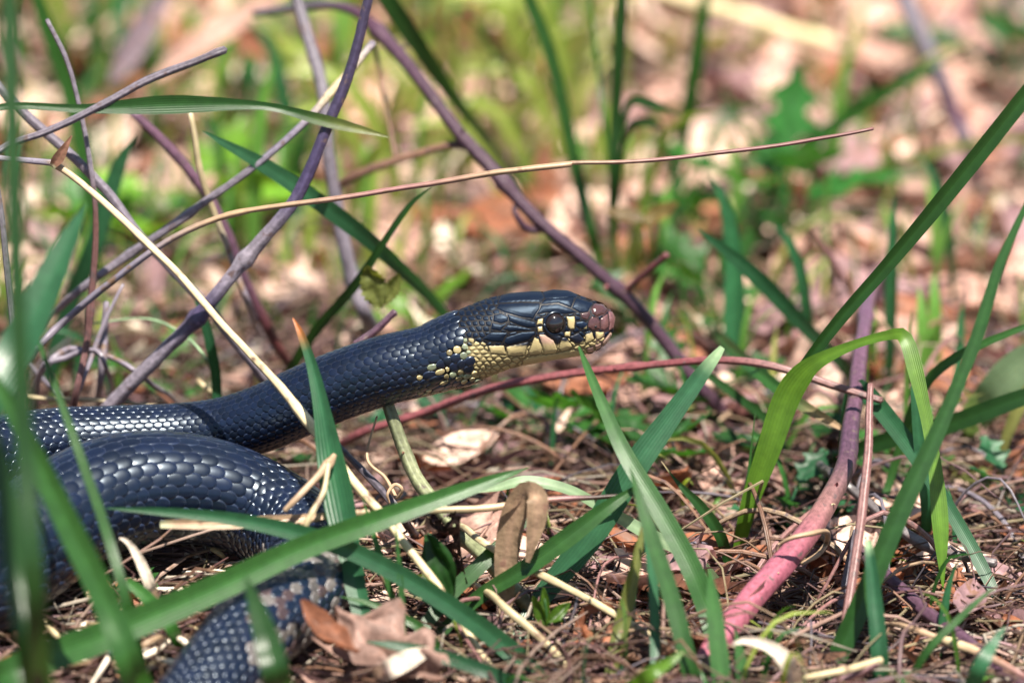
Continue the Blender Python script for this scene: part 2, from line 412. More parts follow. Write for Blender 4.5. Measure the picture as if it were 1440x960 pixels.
def build_snake():
    bp = np.array([P(u, v, d) for u, v, d, r in BODY]); br = np.array([r * S for *_, r in BODY])
    NB = 900
    C, rad, sarr = spline(bp, NB, br); rad = rad[:, 0]
    T = nrm(np.gradient(C, axis=0))
    U = np.zeros_like(C); uh = UP * math.cos(TILT) - FWD * math.sin(TILT); u = uh.copy()
    for i in range(NB):                                          # carried along, slowly returning upright
        u = u - T[i] * (u @ T[i]); u /= np.linalg.norm(u)
        w = np.array([0, 0, 1.0]) - T[i] * T[i][2]; nw = np.linalg.norm(w)
        if nw > .25: u = u + .02 * w / nw; u = u - T[i] * (u @ T[i]); u /= np.linalg.norm(u)
        U[i] = u
    Sd = np.cross(T, U)
    if Sd[0] @ FWD > 0: Sd = -Sd                                 # side vector starts towards the viewer
    root = empty('snake', tuple(G(420, 905)), label='black glossy snake with cream chin lifting its head above coiled body', category='snake')
    inv = np.array(root.location)

    def child(name, me, parent=root, **pr):
        o = put(name, me, parent, **pr); return o
    def loc(V): return np.asarray(V) - inv

    # ---- one continuous body and head surface
    m = 96; phi = np.linspace(0, 2 * np.pi, m, endpoint=False)
    hx = XS[::-1]; rings = []; cols = []
    for x in hx:
        p, v = head_xyz(np.full(m, x), phi); rings.append(p)
        line = skin_colour(x, v); dark = (v < line + 6) | in_blotch(np.full(m, x), v)
        cc = np.where(dark[:, None], SKINB, CREAM * .45)
        if x > 838: cc = np.where((v > 468)[:, None], PINK * .35, MAUVE * .5)
        cols.append(cc)
    i0 = int(np.argmax(np.array([pix(c)[0] for c in C[:80]]) < 637))
    for i in range(i0, NB, 2):
        sec = U[i] * np.cos(phi)[:, None] + Sd[i] * np.sin(phi)[:, None]
        p = C[i] + sec * rad[i] * .975
        if i < i0 + 10:                                               # ease from the head section into the round neck
            k = sm(i, i0, i0 + 10); q, _ = head_xyz(np.full(m, XH0), phi); q = (q - q.mean(0)) * .955 + C[i]
            p = p * k + q * (1 - k)
        rings.append(p)
        uu = pix(C[i])[0]
        below = np.cos(phi) < -.80
        bel = np.array([.30, .21, .14]) if i < 170 else np.array([.05, .045, .045])
        cols.append(np.where(below[:, None], bel, SKINB))
    V = np.vstack(rings); Fb = grid_faces(len(rings), m, True)
    child('body', mesh_data('body', loc(V), Fb, np.vstack(cols), None, M_SKIN))

    # ---- head plates: patches of the head surface, each domed between its grooves
    gx = np.r_[np.arange(600, 640, 3.0)[:0], np.arange(XH0, 846, .62), 846 + 19.1 * (1 - (1 - np.linspace(0, 1, 64)) ** 2)]
    gp = np.linspace(0, 2 * np.pi, 440, endpoint=False)
    X, PH = np.meshgrid(gx, gp, indexing='ij')
    pos, vv = head_xyz(X, PH)
    du = np.gradient(pos, axis=0); dv = np.roll(pos, -1, 1) - np.roll(pos, 1, 1)
    Nn = nrm(np.cross(dv, du)); ctr = pos.mean(1, keepdims=True)
    Nn = np.where(((Nn * (pos - ctr)).sum(-1, keepdims=True)) < 0, -Nn, Nn)
    facing = (Nn * nrm(CAM - pos)).sum(-1) > .03
    _, vm = head_xyz(X, -PH)
    pu, pv = X, np.where(facing, vv, vm)
    jit = .55 * np.sin(pu * .9 + pv * .55) + .35 * np.sin(pv * 1.7 - pu * .6)
    best = np.full(X.shape, -1e9); pid = np.full(X.shape, -1)
    for k, (nm, c, poly) in enumerate(PLATES):
        poly = [tuple(p) for p in poly]
        sd = poly_sd(pu, pv, poly)
        b = sd > best; best = np.where(b, sd, best); pid = np.where(b, k, pid)
    eye_d = np.hypot((pu - EYE_PX[0]) / 1.05, pv - EYE_PX[1])
    covered = best > -0.35
    # remaining scales: cells round jittered seeds, finer towards the nape and throat
    seeds = []; r2 = np.random.default_rng(5)
    y = 402
    row = 0
    while y < 566:
        stepx = 9.6 if y < 480 else 9.8
        x = 606 + (row % 2) * stepx / 2
        while x < 862:
            k = 1.0 if x < 690 else 1.35
            seeds.append((x + r2.normal(0, 1.2), y + r2.normal(0, .9) - (x - 640) * .0)); x += stepx * k
        y += 5.6 if y > 478 else 7.6; row += 1
    seeds = np.array(seeds)
    rot = math.radians(-16); cR, sR = math.cos(rot), math.sin(rot)
    def warp(a, b): return ((a - 640) * cR - (b - 490) * sR) * .80, ((a - 640) * sR + (b - 490) * cR) * 1.18
    su, sv = warp(seeds[:, 0], seeds[:, 1]); qu, qv = warp(pu, pv)
    d1 = np.full(X.shape, 1e9); d2 = np.full(X.shape, 1e9); vid = np.zeros(X.shape, int)
    for k in range(len(seeds)):
        dd = np.hypot(qu - su[k], qv - sv[k])
        n1 = dd < d1; d2 = np.where(n1, d1, np.minimum(d2, dd)); vid = np.where(n1, k, vid); d1 = np.minimum(d1, dd)
    vb = (d2 - d1) * .5
    line = skin_colour(seeds[:, 0], seeds[:, 1])
    below = seeds[:, 1] - line
    scol = np.zeros((len(seeds), 3))
    for k in range(len(seeds)):
        a, b = seeds[k]
        if below[k] < 0: scol[k] = BLACK * r2.uniform(.8, 1.4) if not (below[k] > -9 and a < 672 and r2.random() < .22) else MINT * .8
        elif in_blotch(a, b): scol[k] = SKINB * r2.uniform(.9, 2.2)
        elif a < 640 and r2.random() < .5 - (640 - a) * .01 + .1: scol[k] = SKINB * 1.5
        elif a < 660: scol[k] = MINT * r2.uniform(.5, 1) if r2.random() < .68 else SKINB * 1.6
        else: scol[k] = CREAM * r2.uniform(.75, 1.0)
    def emit(mask, disp, colours, name, **pr):
        f = np.zeros(mask.shape, bool); mk = mask
        f[:-1] = mk[:-1] & mk[1:] & np.roll(mk, -1, 1)[:-1] & np.roll(mk, -1, 1)[1:]
        ii, jj = np.nonzero(f)
        if len(ii) < 4: return None
        m_ = mask.shape[1]; j2 = (jj + 1) % m_
        F = np.stack([ii * m_ + jj, (ii + 1) * m_ + jj, (ii + 1) * m_ + j2, ii * m_ + j2], 1)
        used, invx = np.unique(F, return_inverse=True)
        Vp = (pos + Nn * disp[..., None]).reshape(-1, 3)[used]
        # faces wind outwards
        Fr = invx.reshape(-1, 4)
        nn = np.cross(Vp[Fr[0, 1]] - Vp[Fr[0, 0]], Vp[Fr[0, 3]] - Vp[Fr[0, 0]])
        if nn @ Nn.reshape(-1, 3)[used[Fr[0, 0]]] < 0: Fr = Fr[:, ::-1]
        return child(name, mesh_data(name, loc(Vp), Fr, colours.reshape(-1, 3)[used], None, pr.pop('mat')), **pr)
    for k, (nm, c, poly) in enumerate(PLATES):
        lip = nm in ('lip_scale', 'lower_lip_scale', 'chin_plate', 'preocular_plate', 'postocular_plate')
        for side in (True, False):
            mk = (pid == k) & (best > -0.4) & (facing == side)
            if mk.sum() < 20: continue
            bd = best + jit * .25
            disp = (-.00006 + .00022 * np.clip(sm(bd, -.3, 2.2), 0, 1) + .00010 * sm(bd, 1.5, 7))
            if nm in ('head_plate',) and k == 5: disp = disp + .0002 * sm(bd, 0, 5)
            cc = np.broadcast_to(c, X.shape + (3,)).copy()
            if lip and c.mean() > .1:
                fade = sm(best + jit * .5, .2, 1.6)[..., None]; cc = cc * (.18 + .82 * fade)
            elif c is BLACK or c.mean() < .03:
                cc = cc * (1 + .9 * (1 - sm(best, .2, 1.8)))[..., None]
            if nm == 'lip_scale' and k in (15, 17, 20):              # upper rim of these lip scales is black
                top_ = min(p[1] for p in poly); bot_ = max(p[1] for p in poly); left_ = min(p[0] for p in poly)
                dk = sm((pv - top_) / (bot_ - top_) + (pu - left_) * (.02 if k == 15 else .0) + jit * .03, .18, .42)[..., None]
                cc = BLACK * 1.2 * (1 - dk) + cc * dk
            if k == 16 or k == 9:
                dk = sm((pv * .9 + pu * .35) - (480.5 * .9 + 818 * .35 if k == 16 else 460.5 * .9 + 822 * .35) + jit * 1.5, -1, 2)[..., None]; cc = cc * (1 - dk) + CREAM * .9 * dk
            if k == 18:
                dk = sm(pv, 478, 488)[..., None]; cc = PINK * .8 * (1 - dk) + CREAM * dk
            emit(mk, disp, cc, nm, mat=M_LIP if lip else (M_SNOUT if 3 < k < 9 else M_HEAD))
    ex = sm(pu, 646, 656)
    mk = (~covered) & (eye_d > 14) & (pu > 641)
    dome = sm(vb, .15, 1.9)
    disp = (-.00008 + .00024 * dome) * np.where(best > -1.2, .6, 1)
    cvor = scol[vid] * (.35 + .65 * sm(vb, .3, 1.3))[..., None]
    cvor = np.where((scol[vid].mean(-1) < .05)[..., None], scol[vid] * (1 + .8 * (1 - sm(vb, .2, 1.2)))[..., None], cvor)
    emit(mk, disp, cvor, 'head_scales', mat=M_HEAD, kind='stuff', label='small black and cream scales of temple and throat')

    # ---- eyes
    for side in (-1, 1):
        ph = np.linspace(0.2, 2.6, 200) if side < 0 else np.linspace(0.2, 2.6, 200)
        e, ev = head_xyz(np.full(200, EYE_PX[0]), np.linspace(.2, 2.6, 200))
        k = int(np.argmin(np.abs(ev - EYE_PX[1]))); phe = np.linspace(.2, 2.6, 200)[k] * (1 if side < 0 else -1)
        p0, _ = head_xyz(np.array([EYE_PX[0] - .5, EYE_PX[0] + .5]), np.array([phe, phe])); p1, _ = head_xyz(np.array([EYE_PX[0]]), np.array([phe + .05]))
        c0 = p0.mean(0); axc = np.array([c0[0], *head_xyz(np.full(96, EYE_PX[0]), _phi0)[0].mean(0)[1:]])
        nrm_ = nrm(np.cross(p0[1] - p0[0], p1[0] - c0)); nrm_ = nrm_ if nrm_ @ (c0 - axc) > 0 else -nrm_
        nrm_ = nrm(nrm_ * .85 + np.array([0.16, 0, .0]) + .12 * np.sign(nrm_[1]) * FWD * 1)
        Rr = 17.0 * S; cc_ = c0 - nrm_ * Rr * .58
        a_ = nrm(np.cross(nrm_, [0, 0, 1])); b_ = np.cross(a_, nrm_)
        def cap(r, t0, t1, nt=14, ns=40):
            tt = np.linspace(t0, t1, nt); aa = np.linspace(0, 2 * np.pi, ns, endpoint=False)
            V = np.stack([cc_ + r * (nrm_ * math.cos(t) + (a_ * math.cos(a) + b_ * math.sin(a)) * math.sin(t)) for t in tt for a in aa])
            return V, grid_faces(nt, ns, True)
        V, F = cap(Rr, .02, 2.2, 24)
        eo = child('eye', mesh_data('eye', loc(V), F, None, None, M_IRIS))
        V, F = cap(Rr * 1.012, .005, .62, 12); child('pupil', mesh_data('pupil', loc(V), F, None, None, M_EYE), eo)
        V, F = cap(Rr * 1.03, .0005, .0006, 2)
        # dark ring of the socket
        aa = np.linspace(0, 2 * np.pi, 49); ringc = np.stack([cc_ + nrm_ * Rr * .50 + (a_ * math.cos(a) + b_ * math.sin(a)) * Rr * .93 for a in aa[:-1]])
        ringc = np.vstack([ringc, ringc[:1]])
        V, F, c2, uv = tube(ringc, np.full(49, 2.0 * S), np.tile(BLACK * .9, (49, 1)), 10, 0)
        child('eye_ring', mesh_data('eye_ring', loc(V), F, c2, uv, M_SCALE))

    # ---- nostril
    for side in (1, -1):
        px, py = 740 + 775 / 8, 390 + 553 / 8
        ph = np.linspace(.3, 2.8, 300); e, ev = head_xyz(np.full(300, px), ph); k = int(np.argmin(np.abs(ev - py)))
        c0, _ = head_xyz(np.array([px]), np.array([ph[k] * side])); c0 = c0[0]
        cx, _ = head_xyz(np.full(96, px), _phi0); n_ = nrm(c0 - cx.mean(0))
        a_ = nrm(np.cross(n_, [0, 0, 1])); b_ = np.cross(a_, n_)
        tt = np.linspace(0.02, 1.5, 6); aa = np.linspace(0, 2 * np.pi, 20, endpoint=False)
        V = np.stack([c0 + n_ * (.00019 + .00012 * math.cos(t)) + (a_ * math.cos(a) * 2.6 + b_ * math.sin(a) * 2.0) * S * math.sin(t) for t in tt for a in aa])
        child('nostril', mesh_data('nostril', loc(V), grid_faces(6, 20, True), np.tile(BLACK * .35, (len(V), 1)), None, M_SKIN))

    # ---- body scales: overlapping plates on a staggered lattice
    NR = 25; ARC = math.radians(292); dth = ARC / (NR - 1)
    A = np.array([-1, -.72, -.4, -.05, .3, .6, .83, .96]); WA = np.array([.30, .68, .93, 1.0, .98, .84, .56, .26])
    Bs = np.array([-1.04, -1, -.66, -.3, 0, .3, .66, 1, 1.04])
    A2 = np.r_[A, .985]; WA2 = np.r_[WA, .262]
    aa, bb = np.meshgrid(A2, Bs, indexing='ij'); ww = WA2[:, None] * bb
    bc = np.clip(bb, -1, 1)
    H = -.55 + .95 * ((np.clip(aa, -1, 1) + 1) / 2) ** .85 + .27 * (1 - bc ** 2) * np.clip((aa + 1.1) / .7, 0, 1) - .45 * np.clip((aa - .3) / .7, 0, 1) ** 2
    skirt = (np.abs(bb) > 1.01) | (aa > .97); H = np.where(skirt, -.75, H)
    Fp = grid_faces(len(A2), len(Bs))
    sgrid = sarr
    def at(s, th, h):
        s = np.clip(s, 0, sgrid[-1]); c = np.stack([np.interp(s, sgrid, C[:, k]) for k in range(3)], -1)
        uu = np.stack([np.interp(s, sgrid, U[:, k]) for k in range(3)], -1); ss = np.stack([np.interp(s, sgrid, Sd[:, k]) for k in range(3)], -1)
        r = np.interp(s, sgrid, rad)
        return c + (uu * np.cos(th)[..., None] + ss * np.sin(th)[..., None]) * (r + h)[..., None]
    pieces = []; s = 0.0022; row = 0; rr = np.random.default_rng(3)
    while s < sgrid[-1] - .006:
        r0 = float(np.interp(s, sgrid, rad)); pitch = r0 * (.215 + .035 * float(sm(s, .004, .02)) + .06 * float(sm(s, .03, .09)))
        for j in range(NR):
            th0 = (j - (NR - 1) / 2) * dth
            s0 = s + (j % 2) * pitch / 2
            c0 = at(np.array([s0]), np.array([th0]), np.array([0.0]))[0]
            u0, v0, d0 = pix(c0)
            if u0 < -420 or v0 > 1400: continue
            n0 = at(np.array([s0]), np.array([th0]), np.array([.001]))[0] - c0
            face = nrm(n0) @ nrm(CAM - c0)
            shr = 1.0
            hs = .034 * r0 * rr.uniform(.85, 1.15)
            tj = rr.normal(0, .012); 
            col = BLACK * rr.uniform(.75, 1.5) * np.array([1, 1, rr.uniform(.95, 1.2)])
            if u0 > 556 and s0 < .02:                                  # neck side: cream flecks low down
                line = float(skin_colour(u0, v0))
                if v0 > line and abs(th0) > 1.2:
                    pr = .80 * float(sm(u0, 560, 640)) + .06
                    if in_blotch(np.array(u0), np.array(v0)): pr = .05
                    if rr.random() < pr: col = (MINT if rr.random() < .6 else CREAM) * rr.uniform(.25, .75); shr = rr.uniform(.5, .75)
                elif v0 > line - 10 and rr.random() < .2: col = MINT * .7
            tail = s0 > sgrid[-1] * .80
            if 355 < u0 < 500 and v0 > 770:                             # worn, dusty patch by the tail
                q = rr.random()
                if q < .45: col = np.array([.10, .09, .085]) * rr.uniform(.4, 1.1)
                elif q < .62: col = np.array([.04, .026, .026])
                else: col = BLACK * 1.4
            Vs = at(s0 + aa * pitch * .655 * shr, th0 + ww * dth * .635 * shr + tj * .3, H * hs + ww * tj * r0 * .1)
            cc = np.tile(col, (Vs.size // 3, 1))
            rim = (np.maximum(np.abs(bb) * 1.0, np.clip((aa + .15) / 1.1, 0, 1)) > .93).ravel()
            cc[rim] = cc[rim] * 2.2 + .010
            vis = face > .05 and -10 < u0 < 1450 and v0 < 965
            pieces.append((Vs.reshape(-1, 3), cc, (r0 * max(face, 0) * (1 if vis else 0)), (u0, v0)))
        # belly plate
        half = (2 * math.pi - ARC) / 2 + dth * .35
        Vs = at(s + aa * pitch * .64, math.pi + np.clip(bb, -1, 1) * half * np.minimum(1, WA2[:, None] * 1.25), H * .02 * r0)
        cb = np.array([.34, .25, .16]) if s < sgrid[170] else np.array([.06, .055, .06])
        pieces.append((Vs.reshape(-1, 3), np.tile(cb * rr.uniform(.7, 1.1), (Vs.size // 3, 1)), 0, (0, 0)))
        s += pitch; row += 1
    # the 300 that show largest become parts, those hidden by other coils left out of the count by depth order
    order = sorted(range(len(pieces)), key=lambda k: -pieces[k][2] * (1.0 if (150 < pieces[k][3][0] < 470 and 600 < pieces[k][3][1] < 745) else .6))
    own = set(order[:300])
    acc = Acc(); z2 = np.zeros((len(aa.ravel()), 2))
    f0 = Fp
    tst = pieces[0][0]; 
    for k, (Vp, cc, _, _) in enumerate(pieces):
        if k in own: child('scale', mesh_data('scale', loc(Vp), f0, cc, None, M_SCALE))
        else: acc.add(loc(Vp), f0, cc, z2)
    child('body_scales', acc.mesh('body_scales', M_SCALE), kind='stuff')
    return root
SNAKE = build_snake()

# ------------------------------------------------------------------ grass blades, stems and straws that can be told apart
GRN = np.array([.022, .078, .015]); DGR = np.array([.012, .045, .009]); TEAL = np.array([.019, .080, .034]); LIME = np.array([.068, .150, .012])
OLV = np.array([.13, .15, .04]); PALE = np.array([.20, .30, .17]); ORNG = np.array([.50, .16, .05]); TAN = np.array([.38, .26, .165]); STRW = np.array([.45, .37, .22])
LILAC = np.array([.17, .148, .18]); INDIGO = np.array([.032, .025, .052]); PURP = np.array([.048, .024, .038]); RED = np.array([.165, .05, .055]); ROSE = np.array([.25, .075, .105])
BRWN = np.array([.16, .085, .055]); DBRN = np.array([.030, .017, .014]); GREY = np.array([.20, .175, .18]); GRST = np.array([.17, .185, .10])
ROSB = np.array([.19, .095, .09])

def blade(label, pts, col=GRN, tip=None, roll=0.0, fold=.18, n=None, group=None, name='grass_shoot', cat='grass', mat=None, twist=0.0):
    """pts: (u, v, depth mm or None for the ground, full width px) from the root to the tip"""
    p = np.array([pt(u, v, d) for u, v, d, w in pts]); w = np.array([q[3] for q in pts]) * S / 2
    n = n or max(14, 6 * len(pts))
    C3, ww, s = spline(p, n, w); ww = np.maximum(ww[:, 0], .00006)
    t = np.linspace(0, 1, n)[:, None]
    c = np.broadcast_to(col, (n, 3)).copy() * (0.9 + .2 * t)
    if tip is not None: k = sm(t, .90, .985); c = c * (1 - k) + tip * k
    k = 1 - sm(t, 0, .10); c = c * (1 - .5 * k) + PALE * .5 * k            # paler sheath at the root
    rl = roll + twist * np.linspace(0, 1, n) + .12 * np.sin(np.linspace(0, 5, n) + p[0][0] * 40)
    V, F, cc, uv = ribbon(C3, ww, c, fold, rl)
    me = mesh_data(name, V, F, cc, uv, mat or M_GRASS)
    pr = dict(label=label, category=cat)
    if group: pr['group'] = group
    return put(name, me, **pr)

def stem(label, pts, cols, name='twig', cat='twig', mat=None, thorns=(), nodes=(), sides=10, wob=.10, n=None, group=None, flat=None):
    """pts: (u, v, depth mm or None, radius px); cols: one colour or one per point; thorns and nodes along it are parts"""
    p = np.array([pt(u, v, d) for u, v, d, r in pts]); r = np.array([q[3] for q in pts]) * S * .88
    cols = [cols] * len(pts) if isinstance(cols, np.ndarray) else cols
    n = n or max(16, 9 * len(pts))
    C3, vals, s = spline(p, n, np.hstack([r[:, None], np.array(cols)]))
    rr = np.maximum(vals[:, 0], .00005)
    C3 = C3 + np.array([[noise.noise((a * 60, p[0][0] * 50, 1)), noise.noise((a * 60, p[0][0] * 50, 5)), noise.noise((a * 60, p[0][0] * 50, 9))] for a in s]) * .0006 * np.minimum(1, np.minimum(s, s[-1] - s) / .01)[:, None]
    for q in nodes: rr = rr * (1 + .38 * np.exp(-((np.linspace(0, 1, n) - q) * s[-1] / .0016) ** 2))
    V, F, cc, uv = tube(C3, rr, vals[:, 1:], sides, wob, p[0][0] * 10)
    pr = dict(label=label, category=cat)
    if group: pr['group'] = group
    me = mesh_data(name, V, F, cc, uv, mat or M_STEM)
    if not thorns:
        return put(name, me, **pr)
    root = empty(name, tuple(C3[0]), **pr); off = C3[0]
    me = mesh_data('cane', V - off, F, cc, uv, mat or M_STEM); put('cane', me, root)
    T = nrm(np.gradient(C3, axis=0))
    for (t, ang, L, col) in thorns:
        i = int(t * (n - 1)); a = nrm(np.cross(T[i], [0.1, -1, .3])); b = np.cross(T[i], a)
        dr = a * math.cos(ang) + b * math.sin(ang)
        base = C3[i] + dr * rr[i] * .8
        q = np.array([base, base + dr * L * .5 * S + T[i] * L * .10 * S, base + dr * L * S - T[i] * L * .3 * S])
        Cq, vq, _ = spline(q, 6, np.array([L * .30, L * .15, .25]) * S)
        v2, f2, c2, u2 = tube(Cq - off, vq[:, 0], np.tile(col, (6, 1)), 7, 0)
        put('thorn', mesh_data('thorn', v2, f2, c2, u2, M_STEM), root)
    return root

# --- grass
blade('short green blade with orange burnt tip rising before the neck', [(525, 960, None, 20), (512, 880, -44, 24), (494, 790, -40, 34), (478, 700, -36, 46), (466, 640, -32, 40), (454, 575, -30, 26), (440, 515, -28, 17), (424, 470, -27, 11), (412, 447, -26, 2)], TEAL * 1.15, ORNG, fold=.3, twist=.5)
blade('long level blade tapering to a point above the lilac twigs', [(-330, 690, None, 10), (-240, 420, 0, 14), (-130, 190, 12, 12), (0, 151, 15, 10), (120, 153, 15, 13), (235, 147, 15, 27), (340, 147, 15, 15), (390, 152, 15, 11), (450, 168, 16, 17), (500, 180, 17, 13), (548, 193, 18, 1)], DGR * 1.25, OLV, fold=.25)
blade('broad dark blade slanting down behind the nape', [(648, 528, None, 14), (630, 450, 95, 15), (550, 365, 60, 21), (470, 300, 42, 25), (380, 238, 34, 22), (320, 204, 30, 12), (284, 184, 28, 1)], TEAL * .85)
blade('narrow olive blade leaning right from behind the neck', [(352, 610, None, 10), (400, 535, 75, 15), (440, 470, 60, 15), (500, 400, 45, 14), (540, 340, 38, 10), (575, 290, 34, 8), (607, 262, 32, 1)], DGR)
blade('very long straight blade leaning across the pale litter', [(1040, 800, None, 6), (1052, 680, 22, 9), (1080, 600, 16, 12), (1120, 530, 10, 15), (1180, 450, 4, 18), (1250, 370, -2, 20), (1340, 262, -10, 24), (1440, 137, -18, 24), (1540, 10, -24, 20), (1600, -70, -28, 2)], DGR * 1.25, fold=.35)
blade('broad bright green blade kinked over at the top with hanging end', [(1030, 848, None, 8), (1036, 790, 16, 14), (1052, 715, 13, 24), (1080, 635, 10, 34), (1104, 565, 8, 38), (1125, 530, 6, 34), (1150, 508, 4, 22), (1200, 485, 2, 13), (1250, 471, 0, 14), (1272, 474, -2, 20), (1287, 520, -4, 22), (1303, 590, -6, 17), (1315, 660, -8, 20), (1322, 740, -10, 24), (1326, 828, -11, 2)], LIME, fold=.14, twist=.3)
blade('wide flat blade leaning right with a clipped pale tip', [(722, 905, None, 20), (760, 842, -18, 28), (830, 755, -18, 38), (890, 660, -18, 38), (940, 590, -17, 30), (985, 528, -16, 22), (1010, 496, -16, 13), (1016, 488, -16, 8)], TEAL, PALE * 1.5, fold=.12)
blade('blade with its tip touching the lower lip of the snake', [(1020, 985, None, 24), (1005, 890, -36, 30), (975, 805, -33, 30), (930, 722, -30, 27), (880, 640, -26, 23), (848, 570, -20, 16), (828, 522, -15, 11), (814, 487, -11, 3)], GRN * 1.1, fold=.22)
blade('blurred upright blade beside the brown-tipped sheath', [(975, 990, None, 24), (968, 930, -58, 24), (944, 840, -56, 24), (915, 750, -54, 20), (896, 690, -52, 10), (886, 655, -51, 1)], GRN)
blade('slim pale upright blade behind the drooping lip blade', [(922, 980, None, 14), (921, 880, -48, 14), (916, 800, -46, 12), (905, 745, -45, 2)], TEAL * 1.2)
blade('cut blade with pale edges standing alone in the straw', [(1240, 985, None, 22), (1236, 920, -50, 24), (1230, 840, -48, 20), (1225, 790, -47, 15), (1221, 760, -46, 9)], TEAL, PALE * 1.4, fold=.55)
blade('small curved blade with a dark tip near the purple cane', [(1268, 985, None, 9), (1300, 920, -52, 11), (1350, 868, -51, 10), (1385, 836, -50, 5), (1406, 822, -49, 1)], GRN, BRWN)
blade('long arching blade crossing in front of the dark stick', [(1140, 1000, None, 26), (1165, 950, -40, 28), (1215, 840, -40, 30), (1265, 720, -40, 28), (1310, 625, -39, 24), (1345, 545, -38, 18), (1375, 470, -37, 18), (1405, 375, -36, 14), (1440, 295, -35, 8), (1460, 250, -35, 1)], DGR * 1.4, fold=.3)
blade('bluish blade falling right to a sharp point over the straw', [(1180, 745, None, 14), (1188, 640, 32, 20), (1200, 552, 26, 24), (1222, 556, 22, 26), (1285, 635, 12, 25), (1335, 715, 2, 20), (1385, 805, -6, 18), (1428, 897, -12, 1)], TEAL * .95)
blade('dark drooping blade entering level behind the arching blade', [(1150, 668, None, 14), (1190, 640, 52, 20), (1250, 618, 46, 26), (1330, 598, 40, 27), (1440, 558, 34, 24), (1540, 530, 30, 3)], DGR * .9)
blade('bluish blade slanting over the pale leaves beyond the snout', [(1215, 570, None, 16), (1190, 520, 100, 18), (1130, 458, 82, 22), (1070, 395, 70, 24), (1020, 352, 64, 16), (982, 322, 60, 3)], TEAL)
blade('blade with dry split tip lying over the red cane', [(985, 440, None, 14), (1040, 500, 60, 18), (1110, 558, 34, 18), (1155, 585, 26, 14), (1190, 606, 22, 5)], GRN, TAN, fold=.4)
blade('short folded sprout with a dry broken tip', [(1031, 848, None, 6), (1026, 800, 10, 12), (1012, 752, 6, 17), (985, 712, 4, 15), (962, 688, 3, 9), (948, 672, 3, 4), (930, 648, 2, 1)], DGR * 1.1, STRW, fold=.5)
blade('hair-thin blade beside the kinked bright blade', [(1034, 850, None, 4), (1042, 770, 18, 6), (1050, 690, 16, 5), (1062, 580, 14, 1)], GRN)
blade('broad blade stretched low across the front of the coils', [(-70, 1010, None, 34), (0, 952, -88, 42), (150, 892, -76, 42), (300, 828, -64, 38), (420, 772, -54, 33), (520, 735, -46, 30), (620, 700, -40, 24), (690, 676, -37, 16), (744, 657, -35, 1)], GRN * 1.15, fold=.3)
blade('long blade running down right beneath the striped one', [(795, 1000, None, 30), (730, 925, -46, 30), (650, 862, -46, 28), (560, 806, -46, 27), (480, 768, -46, 26), (410, 746, -46, 24), (320, 728, -47, 18), (230, 719, -48, 12), (150, 714, -48, 2)], TEAL * 1.1, fold=.22, twist=.4)
blade('pale twisting blade lying over the straw behind the folded leaf', [(1035, 845, None, 12), (975, 785, -6, 18), (910, 750, -10, 20), (850, 716, -12, 18), (797, 688, -14, 17), (740, 677, -15, 19), (700, 686, -15, 12), (672, 692, -15, 2)], PALE * .8, fold=.2, twist=-.7)
blade('dark blade arching left to right below the pale one', [(600, 905, None, 14), (670, 842, -24, 20), (737, 800, -26, 24), (797, 757, -27, 27), (850, 716, -27, 20), (885, 692, -26, 10), (915, 672, -26, 1)], GRN * .9, fold=.35)
blade('thick blurred blade slanting before the left coil', [(215, 1010, None, 36), (188, 948, -100, 38), (150, 850, -102, 36), (100, 745, -104, 34), (52, 645, -106, 28), (14, 570, -108, 20), (-30, 490, -108, 2)], GRN * 1.1, fold=.35)
blade('thin blade curving down across the glossy left scales', [(205, 960, None, 12), (182, 860, -72, 14), (150, 748, -70, 14), (118, 655, -68, 13), (95, 590, -66, 11), (62, 500, -64, 7), (40, 440, -64, 1)], GRN * .95)
blade('dark tall blade standing close at the left edge', [(70, 1085, None, 30), (52, 880, -165, 28), (34, 620, -170, 24), (24, 400, -172, 22), (18, 200, -172, 22), (14, 0, -170, 20), (12, -80, -170, 2)], DGR)
blade('dark close blade curving in at the left edge', [(70, 1075, None, 34), (44, 930, -150, 34), (22, 800, -150, 30), (4, 660, -150, 22), (-16, 560, -150, 2)], DGR * 1.1)
blade('wide soft blade bending over at the left edge', [(-120, 930, None, 30), (-40, 620, -92, 50), (25, 490, -92, 52), (70, 395, -90, 42), (100, 330, -88, 26), (122, 285, -87, 2)], TEAL, twist=.5)
blade('dark out-of-focus blade before the tail', [(410, 1030, None, 36), (392, 960, -108, 38), (376, 900, -108, 34), (358, 845, -107, 20), (345, 810, -107, 2)], DGR * 1.1)
blade('upright soft blade beside the foot of the pink cane', [(1020, 1010, None, 24), (1012, 930, -58, 26), (1003, 850, -56, 20), (998, 800, -55, 3)], GRN * 1.3)
blade('little soft blade right of the foot of the pink cane', [(1045, 1000, None, 18), (1042, 930, -56, 16), (1034, 885, -55, 2)], GRN * 1.2)
blade('pale soft blade rising by the straw at the right', [(1350, 1010, None, 20), (1375, 945, -68, 22), (1400, 900, -66, 12), (1414, 880, -65, 2)], TEAL * 1.3)
blade('bright lime blade poking in low beside the straw', [(860, 1005, None, 22), (905, 955, -78, 22), (945, 928, -76, 12), (962, 915, -75, 2)], LIME)
blade('thin green shoot rising through the straw under the striped blade', [(568, 960, None, 8), (566, 860, -46, 9), (562, 800, -46, 7), (556, 735, -46, 1)], GRN)
blade('thin green shoot leaning left beneath the striped blade', [(578, 930, None, 8), (552, 840, -40, 9), (528, 760, -40, 8), (510, 700, -40, 1)], GRN * 1.1)
blade('bluish low blade along the dead leaf', [(760, 985, None, 18), (700, 950, -62, 20), (620, 922, -60, 18), (560, 908, -60, 13), (515, 902, -60, 2)], TEAL * .8)
